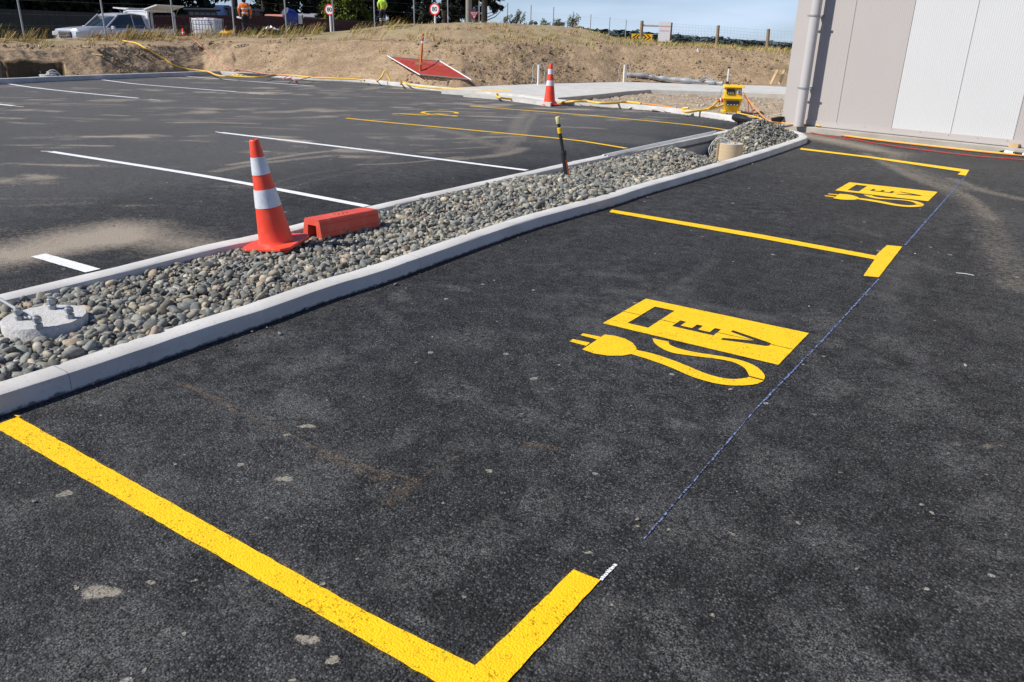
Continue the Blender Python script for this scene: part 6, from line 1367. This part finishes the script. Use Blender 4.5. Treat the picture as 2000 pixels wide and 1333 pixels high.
# crumpled white sheet on the grass
b = at(531, 63, 37); mb = MB(); n_ = 9
for i in range(n_):
    for j in range(5):
        mb.v.append(tuple(Vector(b)+vr*((i-4)*.075)+vf*((j-2)*.12)+Vector((0, 0, .06+.22*abs(math.sin(i*1.7+j*2.1))*(1-abs(i-3)/6)))))
for i in range(n_-1):
    for j in range(4): a = i*5+j; mb.f.append((a, a+5, a+6, a+1))
tag(mb.build('crumpled_sheet', white_p), 'crumpled white plastic sheet in the grass by the mixer', 'plastic sheet')
b = at(438, 68.5, 33); mb = MB()
for q in range(3): mb.tube([tuple(Vector(b)+vr*(.16*math.cos(a)+q*.09)+vf*.12*math.sin(a)+Vector((0, 0, .05+.04*q+.04*math.sin(2*a+q)))) for a in np.linspace(0, 6.28, 14)], .018, 6)
tag(mb.build('coiled_strap', YH, smooth=True), 'loose yellow strap coiled on the grass right of the tank', 'strap')
# white litter + grey stakes
for k_, (px, py, D) in enumerate(((1363, 99, 33), )):
    b = hit(px, py, .04); mb = MB(); mb.box(b, (.12, .10, .12), Matrix.Rotation(.5, 3, 'X'), .3); tag(mb.build('litter_scrap', white_p), 'scrap of white litter on the bank edge', 'litter')
b = hit(185, 107, .02); mb = MB(); mb.tube([tuple(b-vr*.25), tuple(b+vr*.25+Vector((0, 0, -.04)))], .03, 6); tag(mb.build('timber_offcut', newwood), 'pale timber offcut on the left bank slope', 'timber')
# ================================================================== PEOPLE
def skin_mesh(name, verts, edges, radii, mat, parent, sub=1):
    me = bpy.data.meshes.new(name); me.from_pydata([tuple(v) for v in verts], edges, []); o = bpy.data.objects.new(name, me); COL.objects.link(o)
    sk = o.modifiers.new('s', 'SKIN'); sk.use_smooth_shade = True
    for i, r_ in enumerate(radii): me.skin_vertices[0].data[i].radius = (r_, r_) if not isinstance(r_, tuple) else r_
    me.skin_vertices[0].data[0].use_root = True
    ss = o.modifiers.new('u', 'SUBSURF'); ss.levels = sub; ss.render_levels = sub
    dg = bpy.context.evaluated_depsgraph_get(); ev_ = bpy.data.meshes.new_from_object(o.evaluated_get(dg)); bpy.data.objects.remove(o); bpy.data.meshes.remove(me)
    ev_.materials.clear(); ev_.materials.append(mat); ev_.polygons.foreach_set('use_smooth', [True]*len(ev_.polygons)); ev_.name = name
    r = bpy.data.objects.new(name, ev_); COL.objects.link(r); r.parent = parent; return r
SKIN = MS('skin', (.42, .24, .16), .6, .1)
def person(px, py, D, H, label, rz, shirt, trous, band_m, arms, hat, stride=.1, headlean=0.):
    b = at(px, py, D); t = thing('person', label, 'person', (b.x, b.y, b.z), math.atan2(b.y, b.x)-math.pi/2+rz); s = H/1.78
    J = dict(pel=(0, 0, .95), wa=(0, .01, 1.10), ch=(0, .0, 1.32), nk0=(0, .01, 1.47), nk=(0, .03, 1.53), hd=(0, .05, 1.62), tp=(0, .05, 1.74),
             lh=(-.10, 0, .90), lk=(-.12, .03+stride*.3, .50), la=(-.13, -stride*.6, .10), lf=(-.14, .12-stride*.6, .04), rh=(.10, 0, .90), rk=(.12, .05-stride*.2, .50), ra=(.13, stride*.8, .10), rf=(.14, .12+stride*.8, .04),
             ls=(-.19, 0, 1.42), le=arms[0], lw=arms[1], rs=(.19, 0, 1.42), re=arms[2], rw=arms[3])
    V = {k: Vector(v)*s for k, v in J.items()}
    def sk(names, eds, rad, m_, nm): return skin_mesh(nm, [V[n_] for n_ in names], [(names.index(a), names.index(b_)) for a, b_ in eds], [tuple(q*s for q in r_) if isinstance(r_, tuple) else r_*s for r_ in rad], m_, t)
    hands = {}
    nm = ['pel', 'wa', 'ch', 'nk0', 'nk', 'hd', 'tp', 'lh', 'lk', 'la', 'lf', 'rh', 'rk', 'ra', 'rf', 'ls', 'le', 'lw', 'rs', 're', 'rw']
    ed = [('pel', 'wa'), ('wa', 'ch'), ('ch', 'nk0'), ('nk0', 'nk'), ('nk', 'hd'), ('hd', 'tp'), ('pel', 'lh'), ('lh', 'lk'), ('lk', 'la'), ('la', 'lf'), ('pel', 'rh'), ('rh', 'rk'), ('rk', 'ra'), ('ra', 'rf'), ('ch', 'ls'), ('ls', 'le'), ('le', 'lw'), ('ch', 'rs'), ('rs', 're'), ('re', 'rw')]
    rd = [.13, .12, .15, .09, .055, .092, .06, .085, .058, .042, .04, .085, .058, .042, .04, .06, .043, .03, .06, .043, .03]
    # hands: palm and five fingers grown from each wrist
    for w_, e_ in (('lw', 'le'), ('rw', 're')):
        dr = (V[w_]-V[e_]).normalized()/s*1.0; sd = dr.cross(Vector((0, 1, 0))).normalized(); base = V[w_]/s+dr*.07; V[w_+'p'] = base*s; nm.append(w_+'p'); rd.append(.034); ed.append((w_, w_+'p'))
        for k, (off, ln) in enumerate(((-.030, .07), (-.010, .085), (.010, .08), (.030, .06))):
            V[w_+'f%d' % k] = (base+sd*off+dr*.035)*s; V[w_+'g%d' % k] = (base+sd*off*1.2+dr*(.035+ln)+Vector((0, .02, 0)))*s; nm += [w_+'f%d' % k, w_+'g%d' % k]; rd += [.011, .009]; ed += [(w_+'p', w_+'f%d' % k), (w_+'f%d' % k, w_+'g%d' % k)]
        V[w_+'t'] = (base-sd*.055+dr*.02)*s; nm.append(w_+'t'); rd.append(.011); ed.append((w_+'p', w_+'t'))
    sk(nm, ed, rd, SKIN, 'body')
    # face and ears on the far side of the head
    hd_ = V['hd']; mb = MB(); mb.lathe([(.0, -.02), (.014, -.01), (.010, .015), (0, .03)], 8, hd_+Vector((0, .098, -.01))*s, None)
    for sx in (-1, 1): mb.lathe([(0, -.03), (.014, -.02), (.016, .01), (0, .03)], 8, hd_+Vector((sx*.092, -.005, 0))*s, None)
    mb.build('nose_and_ears', SKIN, t, smooth=True)
    mb = MB()
    for sx in (-1, 1): mb.box(hd_+Vector((sx*.032, .093, .022))*s, (.022*s, .01, .01*s))
    mb.box(hd_+Vector((0, .088, -.045))*s, (.045*s, .01, .008*s)); mb.build('eyes_and_mouth', BLK, t)
    V['s0'] = Vector((0, 0, .88))*s; sk(['s0', 'wa', 'ch', 'nk0', 'ls', 'le', 'lw', 'rs', 're', 'rw'], [('s0', 'wa'), ('wa', 'ch'), ('ch', 'nk0'), ('ch', 'ls'), ('ls', 'le'), ('le', 'lw'), ('ch', 'rs'), ('rs', 're'), ('re', 'rw')], [.155, .15, .175, .09, .085, .066, .05, .085, .066, .05], shirt, 'shirt')
    V['h0'] = Vector((0, 0, 1.0))*s; sk(['h0', 'pel', 'lh', 'lk', 'la', 'rh', 'rk', 'ra'], [('h0', 'pel'), ('pel', 'lh'), ('lh', 'lk'), ('lk', 'la'), ('pel', 'rh'), ('rh', 'rk'), ('rk', 'ra')], [.15, .15, .11, .085, .07, .11, .085, .07], trous, 'trousers')
    mb = MB()
    for z in ((1.02, 1.22) if band_m[0] else ()):
        r_ = .163 if z < 1.1 else .176; mb.lathe([(r_*s, (z-.03)*s), (r_*s*1.02, z*s), (r_*s, (z+.03)*s)], 22)
    for sx, e_, w_ in ((-1, 'le', 'lw'), (1, 're', 'rw')):
        s0 = V['ls' if sx < 0 else 'rs']; m_ = s0.lerp(V[e_], .55); d_ = (V[e_]-s0).normalized(); mb.tube([m_-d_*.025, m_+d_*.025], .083*s, 14)
    mb.build('reflective_bands', REFL, t, smooth=True)
    if band_m[1]:
        mb = MB()
        for k_, a_ in (('lk', 'la'), ('rk', 'ra')):
            for f in (.3, .55): m_ = V[k_].lerp(V[a_], f); mb.tube([m_+Vector((0, 0, .02)), m_-Vector((0, 0, .02))], .088*s, 14)
        mb.build('leg_bands', REFL, t, smooth=True)
    for f_ in ('lf', 'rf'): mb = MB(); mb.box(V[f_]+Vector((0, -.06*s, 0)), (.11*s, .30*s, .10*s), None, .8, .02); mb.build('boot', BLK, t)
    hat(t, V['hd'], s); return t, V, s
def hair(t, h, s): mb = MB(); mb.lathe([(.06, -.10), (.100, -.05), (.112, .02), (.104, .09), (.06, .135), (0, .145)], 18, h+Vector((0, -.018, .0))*s); mb.build('hair', MS('dark_hair', (.025, .018, .012), .8), t, smooth=True)
def helmet(t, h, s): mb = MB(); mb.lathe([(.125, .03), (.118, .04), (.112, .10), (.07, .15), (0, .16)], 18, h*1.0); mb.box(h+Vector((0, .13, .035))*s, (.16*s, .08*s, .012)); mb.build('safety_helmet', MS('helmet_white', (.62, .64, .64), .4), t, smooth=True)
ORG = MS('hivis_orange', (.90, .19, .02), .65, .06, 6); YLW = MS('hivis_yellow', (.60, .88, .06), .65, .05, 6); NAV = MS('navy_cloth', (.018, .02, .035), .85)
p1, V1, s1 = person(482, 67, 46, 1.78, 'person in orange hi-vis shirt and dark trousers, back turned, beside the white tank', 0, ORG, NAV, (True, False), [(-.30, .0, 1.16), (-.27, .12, .94), (.31, .02, 1.15), (.28, .10, .93)], hair)
q = p1.matrix_basis @ V1['lw']; mb = MB(); mb.lathe([(.02, -.05), (.15, -.04), (.155, -.01), (.02, .0)], 20, (q.x, q.y, q.z-.13), Matrix.Rotation(R(20), 3, 'Y')); tag(mb.build('white_float', white_p, smooth=True), 'white round tool held by the worker in orange', 'tool')
person(748, 50, 51, 1.68, 'person in yellow hi-vis top, dark banded trousers and pale helmet on the mound', R(8), YLW, NAV, (False, True), [(-.27, .0, 1.17), (-.22, .14, 1.0), (.27, .0, 1.16), (.22, .14, 1.0)], helmet, .22)
